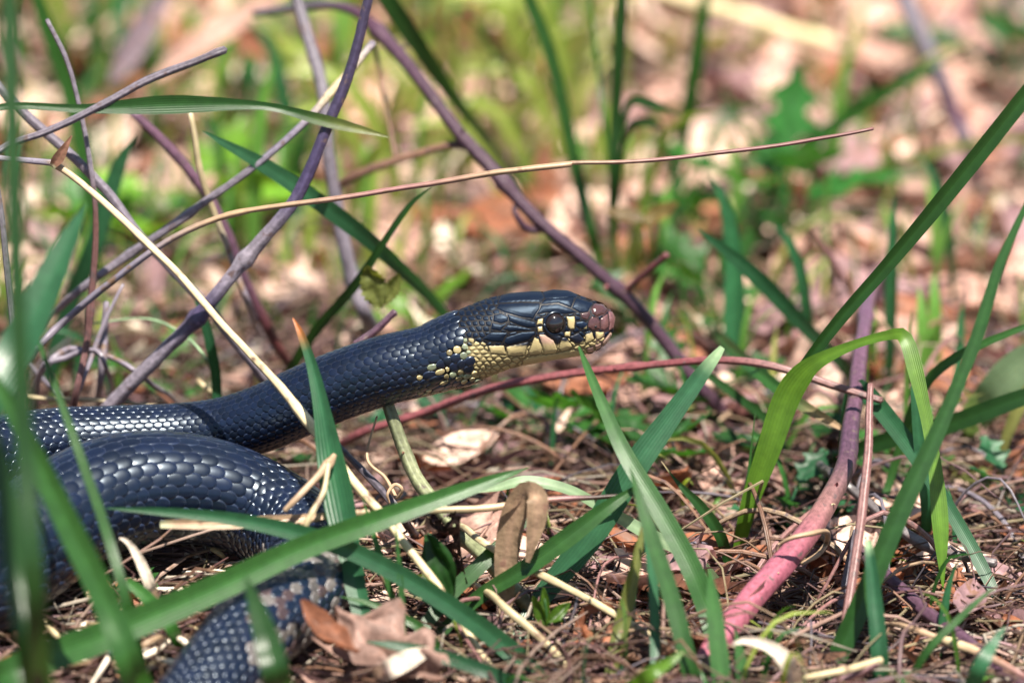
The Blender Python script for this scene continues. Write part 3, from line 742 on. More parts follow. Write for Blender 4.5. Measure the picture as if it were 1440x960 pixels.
blade('soft green blade bending low at the dead leaf', [(640, 945, None, 10), (600, 890, -44, 13), (560, 865, -44, 12), (520, 848, -44, 8), (478, 838, -44, 1)], GRN * 1.1)
blade('dark blade between the folded brown leaf and the stalk', [(560, 930, None, 12), (620, 850, -30, 20), (680, 790, -22, 22), (735, 735, -18, 14), (762, 705, -16, 1)], GRN * .8)
blade('brown-tipped sheath standing among the lower blades', [(850, 985, None, 12), (872, 890, -42, 22), (892, 800, -42, 16), (904, 740, -41, 5), (906, 720, -41, 1)], OLV * .8, BRWN * 1.6, fold=.6)
blade('green sheath partner leaning behind the brown-tipped one', [(872, 985, None, 18), (880, 900, -36, 22), (888, 830, -35, 14), (898, 770, -35, 1)], TEAL * .9)
blade('dark green stalk-like blade upright above the snout', [(866, 395, None, 14), (862, 300, 130, 15), (866, 150, 118, 17), (874, 0, 110, 17), (876, -60, 108, 2)], DGR * .9, fold=.5)
blade('pointed leaf spreading right from the upright stalk', [(868, 210, 122, 5), (884, 148, 118, 12), (910, 144, 116, 16), (958, 163, 112, 1)], DGR, name='grass_shoot')
blade('second drooping leaf of the upright stalk', [(866, 300, 128, 5), (880, 190, 120, 8), (905, 172, 116, 13), (935, 184, 112, 1)], DGR, name='grass_shoot')
blade('tall blade curving down left of the upright stalk', [(852, 405, None, 14), (838, 350, 150, 18), (815, 260, 146, 20), (796, 170, 142, 20), (775, 80, 138, 20), (745, 0, 134, 18), (720, -60, 130, 2)], GRN * .8)
blade('thread-thin blade between the two tall stalks', [(860, 300, None, 5), (852, 200, 150, 7), (842, 110, 146, 7), (830, 0, 142, 6), (826, -40, 142, 1)], GRN)
blade('long dark blade slanting from the top above the purple cane', [(770, 330, None, 5), (735, 268, 205, 10), (690, 205, 170, 15), (640, 140, 140, 20), (595, 75, 120, 25), (545, 0, 105, 26), (490, -80, 95, 3)], DGR * 1.1)
blade('faint arching blade in the sunlit grass', [(735, 250, None, 8), (722, 120, 250, 13), (690, 60, 235, 13), (655, 18, 225, 9), (635, 5, 220, 1)], GRN)
blade('pale green blade standing before the dead leaves', [(940, 310, None, 16), (955, 220, 230, 22), (975, 110, 215, 26), (988, 20, 205, 20), (996, -40, 200, 2)], GRN * 1.5)
blade('soft arching blade among the far dead leaves', [(1075, 265, None, 12), (1130, 205, 230, 22), (1200, 160, 220, 24), (1270, 115, 210, 18), (1345, 75, 205, 2)], GRN * 1.4)
blade('soft level yellow-green blade across the far litter', [(1150, 250, None, 12), (1250, 235, 220, 16), (1350, 205, 212, 14), (1440, 195, 206, 10), (1500, 195, 204, 1)], OLV)
blade('broad pale blurred blade at the right edge', [(1340, 615, None, 26), (1385, 570, 70, 50), (1440, 515, 62, 58), (1520, 460, 56, 4)], PALE * .7)
blade('green blade with a broken tip under the dark stick', [(1130, 690, None, 12), (1085, 600, 60, 14), (1040, 560, 56, 14), (985, 520, 54, 10), (950, 500, 52, 1)], DGR * 1.2)
blade('curving blade at the right end of the dark blade', [(1225, 760, None, 8), (1250, 680, 40, 12), (1290, 560, 34, 14), (1340, 505, 30, 14), (1440, 460, 26, 8), (1480, 450, 26, 1)], GRN)
blade('bluish blade hanging straight behind the kinked blade', [(1298, 780, None, 12), (1303, 720, 14, 16), (1295, 640, 12, 18), (1288, 560, 10, 14), (1284, 520, 10, 2)], TEAL * 1.1)
blade('bending blade behind the left straw stem', [(292, 700, None, 12), (305, 560, 45, 14), (295, 480, 40, 15), (280, 430, 38, 9), (270, 405, 38, 1)], TEAL * .8)
blade('soft green blade beside the crossing twigs', [(60, 560, None, 20), (90, 450, 110, 26), (130, 350, 100, 28), (165, 240, 95, 22), (190, 190, 92, 2)], TEAL * .9)
blade('tall soft blade near the grey curled leaf', [(150, 420, None, 14), (130, 300, 170, 24), (100, 140, 160, 26), (60, 20, 150, 22), (40, -50, 146, 2)], GRN * 1.1)

# --- canes, stalks and twigs
PT = lambda *a: [(t, an, L, c) for (t, an, L, c) in a]
stem('thick purple bramble cane arching down behind the head', [(1045, 615, None, 12), (1000, 560, 82, 12), (940, 482, 78, 12), (880, 418, 74, 11), (820, 362, 72, 11), (760, 310, 72, 11), (700, 245, 74, 12), (650, 190, 78, 12), (600, 125, 84, 11), (545, 55, 92, 13), (500, 18, 100, 9), (440, 8, 110, 8), (360, 20, 130, 7)],
     [PURP * 1.2] * 3 + [PURP] * 6 + [PURP * 1.3] * 2 + [LILAC * .7] * 2, 'bramble_cane', 'cane', thorns=[(.44, 2.6, 16, PURP), (.70, .4, 14, PURP), (.30, 3.9, 13, RED), (.56, 5.2, 12, PURP)], nodes=(.28, .47, .74))
stem('brown side shoot from the purple cane pointing left', [(660, 203, 80, 9), (620, 206, 82, 7), (560, 226, 86, 7), (500, 248, 90, 8), (470, 262, 94, 6)], [PURP, BRWN, BRWN, BRWN * .7, BRWN], wob=.2)
stem('small hooked shoot below the purple cane bend', [(770, 322, 74, 6), (745, 322, 72, 7), (728, 306, 70, 5), (722, 290, 70, 3)], PURP)
stem('reddish shoot rising from the purple cane behind the snout', [(878, 412, 74, 7), (905, 385, 68, 6), (938, 358, 62, 6)], RED * .7)
stem('thin brown stem hanging below the purple cane bend', [(526, 60, 96, 4), (538, 120, 94, 4), (548, 180, 92, 4), (556, 222, 90, 5)], BRWN * .8)
stem('dark blue twig with pale lower half leaning across the left', [(70, 690, None, 11), (130, 600, 42, 12), (165, 560, 38, 12), (225, 500, 33, 12), (285, 435, 28, 11.5), (330, 385, 25, 11.5), (375, 330, 22, 11), (420, 270, 20, 10), (465, 170, 18, 9.5), (500, 70, 16, 8.5), (517, 0, 15, 8), (530, -60, 14, 7)],
     [LILAC, LILAC, LILAC * 1.05, LILAC, INDIGO * 1.6, LILAC * 1.2, LILAC * .9, INDIGO * 1.6, INDIGO * 1.3, INDIGO, INDIGO, INDIGO], nodes=(.40, .515))
stem('lilac stem running parallel behind the straw stem', [(430, 640, None, 8), (380, 545, 45, 8), (320, 467, 34, 8), (290, 427, 31, 8), (207, 343, 28, 8), (150, 270, 26, 8), (67, 190, 24, 8), (0, 122, 22, 8), (-60, 60, 20, 7)], LILAC * .85)
stem('lilac twig with a blunt broken end', [(-200, 640, None, 6), (-90, 300, 16, 6), (0, 214, 15, 6), (60, 186, 15, 6), (150, 144, 15, 6.5), (220, 109, 15, 6.5), (290, 80, 15, 6.5), (308, 73, 15, 8.5), (317, 70, 15, 7)], [LILAC * .7] * 6 + [LILAC * .5] * 3)
stem('slender bending stem with a brown lower part', [(92, 650, None, 6), (105, 570, 34, 6), (120, 480, 30, 6), (133, 380, 26, 5.5), (134, 300, 24, 4.5), (128, 240, 22, 4.5), (116, 165, 21, 4), (95, 90, 20, 4), (66, 28, 20, 4)], [BRWN, ROSB * .7, ROSB * .7, ROSB * .6, ROSB * .6, LILAC * .8, LILAC * .8, LILAC * .7, LILAC * .7], nodes=(.5,))
stem('long jointed stick crossing from the top to the left', [(20, 500, None, 6), (80, 432, 52, 6.5), (190, 352, 40, 6.5), (293, 280, 34, 6.5), (340, 247, 33, 6), (430, 173, 34, 6), (470, 125, 36, 7), (525, 60, 40, 6)], [LILAC * .8, LILAC * .8, LILAC * .8, LILAC * .85, LILAC * .6, LILAC, STRW * .8, LILAC], nodes=(.62, .70))
stem('longest thin straw stretching level above the snake', [(10, 540, None, 6), (40, 500, 32, 6), (90, 452, 24, 6), (200, 362, 14, 5.5), (300, 309, 8, 5), (400, 290, 4, 4.6), (550, 268, 2, 4.5), (700, 243, 0, 5), (800, 232, 0, 5), (806, 229, 0, 3.6), (950, 221, 0, 3.6), (1100, 204, 0, 3.4), (1228, 181, 0, 3)],
     [LILAC, LILAC, LILAC * .9, LILAC, TAN * .8, TAN * .7, ROSB, TAN * .65, TAN * .7, TAN * .6, ROSB * .9, ROSB * .8, ROSB * .7], name='straw', cat='straw', mat=M_STRAW, nodes=(.2, .53))
stem('pinkish purple stem leaning behind the straw stem', [(428, 560, None, 9), (407, 513, 88, 9), (377, 460, 78, 9.5), (343, 387, 70, 9), (312, 310, 64, 9), (260, 232, 60, 9), (186, 158, 56, 7)], [RED * .5] * 3 + [PURP * 1.9] * 4)
stem('pale thin stalk crossing the pinkish purple stem', [(372, 490, None, 4), (352, 435, 60, 6), (330, 380, 52, 5.5), (300, 298, 46, 5), (282, 230, 42, 5), (267, 158, 40, 4)], [LILAC, LILAC * 1.2, LILAC * 1.1, STRW * .7, STRW * .7, STRW * .7], name='straw', cat='straw', mat=M_STRAW)
stem('grey thorny stalk standing behind the neck', [(540, 500, None, 13), (516, 445, 92, 13), (498, 400, 88, 12), (480, 335, 84, 12), (468, 250, 82, 11), (455, 150, 84, 11), (440, 80, 88, 11), (418, 0, 92, 10), (400, -60, 94, 9)], [LILAC * .9] * 4 + [LILAC * .6] * 5, 'thorny_stalk', 'stalk', thorns=[(.10, 1.4, 26, BRWN), (.10, 4.6, 22, BRWN), (.45, 1.4, 18, LILAC * .5)], nodes=(.1, .45))
stem('short purple stub poking up behind the neck', [(500, 485, 24, 7), (525, 466, 24, 6.5), (548, 445, 24, 6), (556, 439, 24, 6.5)], PURP * 1.3)
stem('green-grey stalk propping up under the neck', [(860, 985, None, 13), (797, 902, -24, 13), (722, 828, -16, 13), (662, 765, -8, 12.5), (618, 712, -3, 12), (588, 676, -1, 12), (566, 625, 1, 11), (548, 576, 2, 10.5), (543, 560, 2, 10)], [BRWN * 1.3, BRWN * 1.3, GRST, GRST * .9, GRST * 1.15, GRST * 1.1, GRST * .75, GRST * .7, GRST * .7], 'prop_stalk', 'stalk', thorns=[(.88, 4.4, 9, BRWN), (.76, 1.6, 8, BRWN)], nodes=(.66,))  # darker upper tones paint in the shadow of the neck
stem('slim red cane passing level behind the chin', [(455, 650, None, 7), (490, 618, 58, 7.5), (560, 590, 50, 7.5), (640, 563, 45, 7.5), (720, 540, 42, 7.5), (800, 526, 38, 7), (900, 515, 32, 6.5), (1000, 508, 26, 6.5), (1090, 514, 22, 6.5), (1180, 545, 20, 6.5), (1240, 563, 18, 6)], [RED] * 7 + [RED * .8, ROSB * .9, ROSB * .8, ROSB * .7], 'bramble_cane', 'cane', thorns=[(.35, 1.2, 7, RED), (.6, 4.6, 7, RED)], nodes=(.62,))
stem('thick rose-pink bramble cane rooted low at the right', [(945, 985, None, 17), (985, 935, -46, 19), (1020, 885, -38, 21), (1055, 842, -30, 21), (1110, 778, -20, 20), (1160, 715, -8, 18), (1190, 648, 4, 16), (1200, 580, 16, 14), (1210, 490, 40, 13), (1222, 420, 70, 12), (1238, 378, 120, 11), (1256, 372, None, 9)],
     [ROSE * .8, ROSE, ROSE, ROSE, ROSE * .9, ROSB * .9, PURP * 1.3, PURP * 1.6, PURP * 2, PURP * 2.2, ROSB, ROSB], 'bramble_cane', 'cane', thorns=[(.20, 2.2, 9, STRW), (.235, 5.0, 9, STRW), (.26, 4.4, 12, RED), (.30, 2.2, 10, ROSE), (.15, 4.7, 8, STRW), (.36, 1.9, 8, ROSE), (.20, .3, 7, STRW)], nodes=(.5,))
stem('dry tendril looped round the rose-pink cane', [(1095, 765, -26, 2), (1115, 756, -28, 4), (1145, 752, -26, 4.5), (1165, 748, -16, 4.5), (1163, 762, -6, 4.5), (1150, 780, -14, 4.5), (1128, 792, -20, 3)], TAN * .8, name='tendril', cat='tendril', mat=M_STRAW)
stem('upright pinkish-brown stem beside the cut pale-edged blade', [(1172, 985, None, 7), (1182, 920, -36, 7.5), (1192, 850, -32, 7.5), (1205, 765, -27, 7.5), (1216, 680, -22, 7.5), (1222, 590, -16, 6.5), (1224, 540, -13, 5)], ROSB * .9, thorns=[(.22, 1.5, 6, STRW), (.28, 1.5, 6, STRW)], name='bramble_shoot', cat='stem')
stem('short grey stem leaning on the pinkish-brown one', [(1176, 905, None, 6), (1186, 830, -8, 6.5), (1198, 770, -6, 6), (1204, 745, -6, 5)], LILAC * .6)
stem('dark grey stick lying behind the arching blade', [(1130, 640, None, 7), (1165, 662, 24, 7.5), (1200, 690, 18, 8), (1260, 742, 8, 9), (1300, 766, 4, 9.5), (1345, 780, 0, 8), (1400, 792, -4, 7)], [GREY * .35, GREY * .3, GREY * .35, GREY * .6, GREY * .7, GREY * .5, GREY * .5], 'stick', 'stick', nodes=(.6,), wob=.16)
stem('dull purple cane lying low among the straw', [(1170, 735, None, 10), (1235, 800, -6, 11), (1300, 858, -22, 12), (1380, 922, -40, 12), (1450, 972, -54, 12), (1500, 1010, None, 10)], PURP * 1.4, 'bramble_cane', 'cane', thorns=[(.4, 1.4, 8, PURP)])
stem('tan straw with a pale joint lying at the lower right', [(1215, 866, None, 3), (1270, 880, -38, 4), (1325, 898, -44, 5), (1338, 903, -45, 7.5), (1372, 916, -48, 7), (1440, 950, -56, 5), (1480, 970, None, 5)], [TAN, TAN, TAN * 1.1, STRW, TAN, ROSB, ROSB], name='straw', cat='straw', mat=M_STRAW)
stem('pale straw lying across the foot of the upright stem', [(1090, 968, None, 4), (1140, 953, -60, 5), (1230, 930, -56, 6), (1240, 928, -56, 6)], STRW * .9, name='straw', cat='straw', mat=M_STRAW)
o = stem('pale golden straw stem slanting down across the neck', [(730, 985, None, 5), (668, 905, -42, 5.5), (610, 815, -38, 6.5), (560, 750, -34, 7), (500, 680, -29, 7), (440, 600, -24, 7), (432, 590, -23, 9), (380, 530, -18, 6.5), (300, 440, -10, 6), (200, 335, -4, 6), (120, 262, 0, 5.5), (78, 232, 1, 5.5), (66, 229, 1, 5), (0, 222, 3, 4.5), (-80, 214, 5, 4)],
     [STRW, STRW, STRW, STRW, STRW * 1.15, STRW * 1.1, STRW * 1.2, STRW, STRW, STRW * .95, STRW * .85, TAN * .6, LILAC * .8, LILAC * 1.1, LILAC], name='straw', cat='straw', mat=M_STRAW, nodes=(.42,))
blade('torn brown bract at the joint of the golden straw', [(74, 234, 0, 9), (82, 222, -1, 16), (92, 206, -2, 10), (101, 191, -3, 2)], BRWN * 1.2, name='dry_bract', cat='bract', mat=M_DRY, fold=.5)
stem('straw with a dark tip lying level over the folded leaf', [(420, 738, -40, 4), (460, 725, -33, 6), (587, 718, -28, 6), (715, 709, -25, 6), (790, 702, -24, 5), (835, 699, -23, 4), (906, 694, -22, 2.5)], [TAN, TAN, STRW * .7, TAN, ROSB, DBRN * 1.6, DBRN], name='straw', cat='straw', mat=M_STRAW)
stem('long straw running down right below the dark arching blade', [(600, 700, None, 4), (655, 746, -14, 5.5), (722, 787, -22, 5.5), (786, 821, -28, 5.5), (857, 859, -34, 5.5), (940, 907, -40, 5), (1010, 950, None, 4)], [TAN, STRW * .9, STRW, STRW * .8, STRW, STRW * .8, TAN], name='straw', cat='straw', mat=M_STRAW, nodes=(.45, .7))
stem('straw lying along the foot of the prop stalk', [(640, 795, None, 5), (700, 845, -34, 6.5), (760, 896, -40, 6.5), (830, 975, None, 6)], STRW * .8, name='straw', cat='straw', mat=M_STRAW)
blade('flat split straw sheath under the arched coil', [(225, 737, -42, 10), (300, 735, -39, 17), (380, 732, -36, 15), (440, 727, -35, 10), (482, 722, -34, 7)], TAN * .8, name='straw_sheath', cat='straw', mat=M_STRAW, fold=.4)
stem('bent dry stalk lying on the coil edge', [(470, 640, -34, 4), (462, 652, -36, 6.5), (440, 675, -38, 5.5), (415, 702, -40, 5), (400, 718, -40, 4)], TAN * .75, name='straw', cat='straw', mat=M_STRAW, nodes=(.2,))
stem('short forked straw hanging below the bent dry stalk', [(462, 650, -37, 4), (455, 690, -40, 4.5), (436, 725, -42, 5), (428, 745, -42, 4)], STRW * .8, name='straw', cat='straw', mat=M_STRAW)
stem('thin brown stem in the shade under the neck', [(520, 660, None, 4), (470, 645, 40, 5), (430, 622, 36, 5), (405, 605, 34, 4)], BRWN * .8)
stem('grey twig lying behind the striped blade', [(470, 620, 20, 4), (510, 660, 10, 6), (560, 720, 0, 7), (596, 765, None, 7)], LILAC * .5)
stem('curly dry tendril by the prop stalk', [(530, 585, 10, 1.5), (516, 640, 6, 2.5), (540, 668, 2, 3), (552, 690, -2, 3), (558, 700, -4, 3), (565, 688, -6, 3), (555, 682, -6, 3), (545, 695, -6, 2.5), (548, 708, -5, 1.5)], TAN, name='tendril', cat='tendril', mat=M_STRAW)
stem('flat pale broken cane lying far back on the litter', [(890, -35, 345, 14), (930, -12, 340, 16), (1000, 10, 332, 16), (1100, 40, 322, 15), (1160, 58, 316, 14), (1192, 70, 313, 10)], [STRW * 1.3] * 5 + [ROSB], 'stick', 'stick', mat=M_STRAW)
stem('weathered stick leaning at the far right', [(1385, 270, None, 15), (1360, 205, 240, 16), (1340, 160, 238, 15), (1310, 80, 236, 16), (1275, 0, 236, 16), (1250, -60, 236, 14)], [LILAC, LILAC * .9, PURP * 2, LILAC * .8, LILAC * .9, LILAC], 'stick', 'stick')
stem('dry bud stalk standing before the far litter', [(1205, 520, None, 4), (1200, 430, 120, 4), (1180, 385, 112, 6), (1162, 350, 108, 6), (1140, 318, 106, 1.5)], [BRWN, BRWN, ROSB, ROSB * .8, BRWN], name='bud_stalk', cat='stalk')
stem('short brown stub stalk near the dry bud stalk', [(1212, 530, None, 4), (1206, 460, 110, 5), (1196, 395, 106, 5), (1194, 382, 106, 5)], BRWN, name='stub_stalk', cat='stalk')
stem('thin grey stalk at the left edge', [(30, 700, None, 5), (22, 520, 10, 6), (14, 420, 6, 6), (4, 320, 4, 5), (-6, 250, 4, 4)], LILAC * .7)
for k, (lab, pts, c) in enumerate([
    ('arched lilac rootlet left of the straw', [(35, 600, None, 4), (55, 530, 46, 5), (85, 495, 44, 6), (110, 490, 42, 5), (160, 505, 40, 4.5), (215, 540, 42, 4), (290, 590, None, 4)], LILAC),
    ('lower arched lilac rootlet above the coil', [(40, 620, None, 4), (60, 520, 40, 5), (85, 505, 38, 5), (130, 490, 36, 4), (150, 520, 38, 4), (165, 580, None, 3)], LILAC * .9),
    ('short forked grey stalk above the coil', [(138, 600, None, 5), (140, 540, 44, 6), (146, 470, 40, 7), (150, 425, 38, 5)], LILAC),
    ('slanting thin stalk with a pale base above the coil', [(96, 620, None, 4), (108, 560, 40, 4), (135, 480, 36, 4), (173, 400, 34, 2.5)], LILAC * 1.1),
    ('level pale straw lying behind the upper coil', [(0, 555, 42, 4), (80, 560, 40, 4), (170, 565, 40, 4), (240, 574, 40, 3)], STRW * .7),
    ('short tan straw pointing at the upper coil', [(325, 580, None, 4), (300, 556, 55, 4), (278, 534, 52, 4)], STRW),
    ('dark rootlet curling over the crossing twigs', [(10, 480, 60, 3), (50, 520, 56, 4), (90, 560, 52, 4), (140, 600, None, 3)], LILAC * .6),
    ('fine pale fibre arching over the straw stem', [(130, 455, 50, 1.6), (200, 447, 48, 1.8), (255, 470, 46, 2), (295, 515, 46, 3), (320, 600, None, 3)], PALE),
]):
    stem(lab, pts, c, name='rootlet' if 'root' in lab else 'straw', cat='root' if 'root' in lab else 'straw', mat=M_STRAW)

# ------------------------------------------------------------------ dead leaves
def leaf_local(L, W, seed, lobes=0, curl=.6, ruffle=.12, cup=.25, na=13, nb=9, col=TAN, tooth=0.0):
    """a leaf lying along +x, curling up out of the xy plane; returns V,F,cols,uv"""
    a = np.linspace(0, 1, na); b = np.linspace(-1, 1, nb)
    w = np.sin(np.pi * np.clip(a * .96 + .02, 0, 1)) ** .75 * (1 - .25 * a)
    if lobes: w = w * (1 + .38 * np.cos(a * lobes * 2 * np.pi))
    if tooth: w = w * (1 + tooth * (np.arange(na) % 2 - .5))
    A, Bb = np.meshgrid(a, b, indexing='ij')
    y = Bb * w[:, None] * W / 2; x = (A - .5) * L + (.10 * L * np.abs(Bb) * (.6 if lobes else .2))
    th = (A - .5) * curl * 2
    z = (1 - np.cos(th)) * L * .55 + cup * np.abs(Bb) ** 1.6 * w[:, None] * W * .5
    rf = np.array([[noise.noise((A[i, j] * 4 + seed, Bb[i, j] * 2.2, seed * 1.7)) for j in range(nb)] for i in range(na)])
    z = z + rf * ruffle * W
    V = np.stack([x, y, z], -1).reshape(-1, 3)
    c = np.broadcast_to(col, (na * nb, 3)).copy() * (1 + .35 * rf.reshape(-1, 1))
    c[(np.abs(Bb.ravel()) < .05)] *= .72
    for k in range(2, na - 2, 2): c.reshape(na, nb, 3)[k, 1:-1] *= .84
    uv = np.stack([(Bb.ravel() + 1) / 2, A.ravel()], 1)
    return V, grid_faces(na, nb), c, uv

def basis_place(o, p, xdir, normal):
    x = nrm(np.asarray(xdir, float)); z = np.asarray(normal, float); z = nrm(z - x * (z @ x)); y = np.cross(z, x)
    from mathutils import Matrix
    o.matrix_world = Matrix(((x[0], y[0], z[0], p[0]), (x[1], y[1], z[1], p[1]), (x[2], y[2], z[2], p[2]), (0, 0, 0, 1)))

def hero_leaf(label, base, tip, wpx, seed, col, normal=None, name='dead_leaf', cat='leaf', mat=None, **kw):
    a, b = pt(*base), pt(*tip); L = np.linalg.norm(b - a)
    V, F, c, uv = leaf_local(L, wpx * S, seed, col=col, na=17, nb=11, **kw)
    o = put(name, mesh_data(name, V, F, c, uv, mat or M_DRY), label=label, category=cat)
    n_ = nrm(CAM - a) if normal is None else np.asarray(normal, float)
    basis_place(o, (a + b) / 2, b - a, n_); return o

PKT = np.array([.56, .35, .285]); PCH = np.array([.70, .50, .41]); RST = np.array([.22, .085, .045]); MAU = np.array([.29, .175, .185]); BLEA = np.array([.76, .66, .54])
hero_leaf('large ruffled pinkish dead leaf against the tail', (470, 862, -52), (618, 952, -62), 105, 3.3, PKT * .42, normal=(-.1, -.35, .9), ruffle=.42, cup=.35, curl=.6, lobes=3)
hero_leaf('curled red-brown leaf edge behind the ruffled one', (418, 858, -58), (500, 930, -66), 46, 8.1, RST * .75, normal=(.5, -.6, .6), ruffle=.25, cup=.7, curl=.8)
hero_leaf('long grey-purple dead leaf leaning far back on the left', (152, 120, 235), (240, -20, 250), 52, 5.2, np.array([.15, .11, .13]), normal=(.5, -.7, .4), ruffle=.05, cup=.2, curl=.15)
hero_leaf('long rolled tan leaf far back on the left', (215, 120, 255), (400, -5, 270), 60, 2.2, PKT * .8, normal=(-.2, -.6, .8), ruffle=.08, cup=.9, curl=.3)
hero_leaf('rust-brown curled leaf beside the rolled tan one', (338, 48, 262), (395, 85, 258), 60, 6.4, RST, normal=(.4, -.8, .2), ruffle=.2, cup=.8, curl=.9)
hero_leaf('reddish-green leaflet on the small stem above the snout', (905, 312, 110), (850, 300, 108), 34, 1.2, np.array([.14, .10, .05]), normal=(0, -.5, .9), cup=.5, mat=M_WEED)
hero_leaf('second reddish-green leaflet on the small stem', (906, 314, 110), (955, 288, 108), 34, 1.9, np.array([.16, .12, .04]), normal=(.1, -.6, .8), cup=.5, mat=M_WEED)
stem('small stem carrying two reddish leaflets', [(912, 420, None, 4), (910, 370, 114, 4), (905, 312, 110, 3)], RST, name='leaf_stem', cat='stem')
hero_leaf('small toothed green leaf turning brown beside the grey stalk', (536, 432, 40), (514, 372, 36), 44, 9.3, OLV * .9, tooth=.22, cup=.35, mat=M_WEED, ruffle=.2)
hero_leaf('little toothed leaf behind the turning one', (540, 428, 42), (562, 384, 40), 26, 4.3, OLV, tooth=.22, cup=.5, mat=M_WEED)
hero_leaf('green half of a leaf folded under the chewed one', (640, 850, -34), (606, 752, -30), 62, 7.7, DGR * 1.2, cup=.4, mat=M_WEED, normal=(-.5, -.7, .3))
blade('dry brown leaf folded over the level straw', [(716, 905, None, 10), (711, 840, -22, 24), (713, 780, -24, 34), (722, 728, -27, 36), (734, 700, -29, 34), (744, 692, -31, 32), (756, 702, -33, 30), (754, 735, -32, 26), (742, 790, -29, 6)], TAN * .62, name='dead_leaf', cat='leaf', mat=M_DRY, fold=.25)
blade('brown curl of dry grass among the lower straws', [(818, 960, None, 6), (812, 900, -30, 12), (822, 862, -30, 14), (848, 852, -32, 13), (866, 862, -34, 8), (868, 880, -34, 2)], RST * .9, name='dead_leaf', cat='leaf', mat=M_DRY, fold=.3)
blade('pale curved dry blade at the foot of the rose cane', [(1130, 985, None, 20), (1108, 935, -67, 22), (1085, 910, -67, 16), (1050, 900, -66, 10), (1030, 905, -66, 3)], BLEA * .7, name='dead_leaf', cat='leaf', mat=M_DRY, fold=.3)
blade('whitish flat chip of dry blade beside the ruffled leaf', [(520, 958, None, 14), (545, 942, -66, 26), (575, 926, -64, 26), (604, 914, -63, 12)], BLEA * .62, name='dead_leaf', cat='leaf', mat=M_DRY, fold=.1)
blade('pale dry blade bent upright below the arched coil', [(222, 862, None, 10), (214, 832, -40, 15), (198, 790, -42, 14), (182, 764, -43, 8), (168, 755, -43, 3)], BLEA * .7, name='dead_leaf', cat='leaf', mat=M_DRY, fold=.3)
blade('cut green blade end lying below the arched coil', [(262, 925, None, 12), (240, 880, -52, 18), (205, 838, -48, 18), (178, 816, -46, 12)], GRN * 1.5, name='grass_shoot', mat=M_GRASS)

def chewed():
    rows, cols_ = 26, 16; base = np.array([P(0, 0, 0)]); V = []
    for i in range(rows):
        for j in range(cols_):
            a, b = i / (rows - 1), j / (cols_ - 1)
            u = 604 + 50 * b - 6 * math.sin(a * 3) + 12 * (a - .5); v = 724 + 96 * a + 7 * math.sin(b * 5 + a * 2)
            V.append(P(u, v, -30 + 6 * math.sin(b * 3.1) + 5 * a + 3 * noise.noise((u * .06, v * .06, 0))))
    V = np.array(V); F = []
    for f in grid_faces(rows, cols_):
        c = V[f].mean(0); u, v, _ = pix(c)
        if noise.noise((u * .11, v * .13, 4.4)) > .30 and v < 790: continue
        if (u - 620) ** 2 + ((v - 753)) ** 2 < 34 or (u - 634) ** 2 + (v - 756) ** 2 < 26: continue
        if v > 770 and u < 622 + (v - 770) * .1: continue
        if noise.noise((u * .2, v * .2, 9)) > .35 and (u < 610 or u > 650): continue
        F.append(f)
    c = np.tile(DBRN, (len(V), 1)) * RNG.uniform(.6, 1.8, (len(V), 1))
    put('dead_leaf', mesh_data('dead_leaf', V - V[0], np.array(F), c, np.zeros((len(V), 2)), M_DRY, False), label='dark chewed leaf full of holes below the stalk', category='leaf').location = V[0]
chewed()

# ------------------------------------------------------------------ green weeds with separate leaves
def weed(label, root, size_px, seed, nl=7, col=GRN, rise=.8, tooth=.15):
    r = np.random.default_rng(seed); p = pt(*root)
    e = empty('weed_plant', tuple(p), label=label, category='weed', group='low green weeds in the litter')
    sz = size_px * S
    for k in range(nl):
        az = k * 2.4 + r.uniform(-.4, .4); el = r.uniform(.25, 1.1) * rise; L = sz * r.uniform(.55, 1.0)
        d = np.array([math.cos(az) * math.cos(el), math.sin(az) * math.cos(el), math.sin(el)])
        st = np.array([np.zeros(3), d * L * .25 + [0, 0, L * .2], d * L * .55 + [0, 0, L * .3]])
        C3, vv, _ = spline(st, 7, np.array([3.2, 2.4, 1.8]) * S)
        V, F, cc, uv = tube(C3, vv[:, 0], np.tile(col * 1.1, (7, 1)), 6, 0)
        so_ = put('leaf_stalk', mesh_data('leaf_stalk', V, F, cc, uv, M_WEED), e)
        V, F, cc, uv = leaf_local(L * .75, L * r.uniform(.4, .62), seed + k * 3.1, lobes=3 if tooth > .1 else 0, curl=-.35, ruffle=.10, cup=.25, col=col * r.uniform(.75, 1.3), tooth=tooth, na=15)
        lo = put('leaf', mesh_data('leaf', V, F, cc, uv, M_WEED), e)
        dd = nrm(d + np.array([0, 0, -.35]))
        n_ = np.array([0, 0, 1.0]) + r.normal(0, .25, 3)
        x = dd; z = nrm(n_ - x * (n_ @ x)); y = np.cross(z, x); q = C3[-1] + dd * L * .36
        from mathutils import Matrix
        lo.matrix_local = Matrix(((x[0], y[0], z[0], q[0]), (x[1], y[1], z[1], q[1]), (x[2], y[2], z[2], q[2]), (0, 0, 0, 1)))
    return e
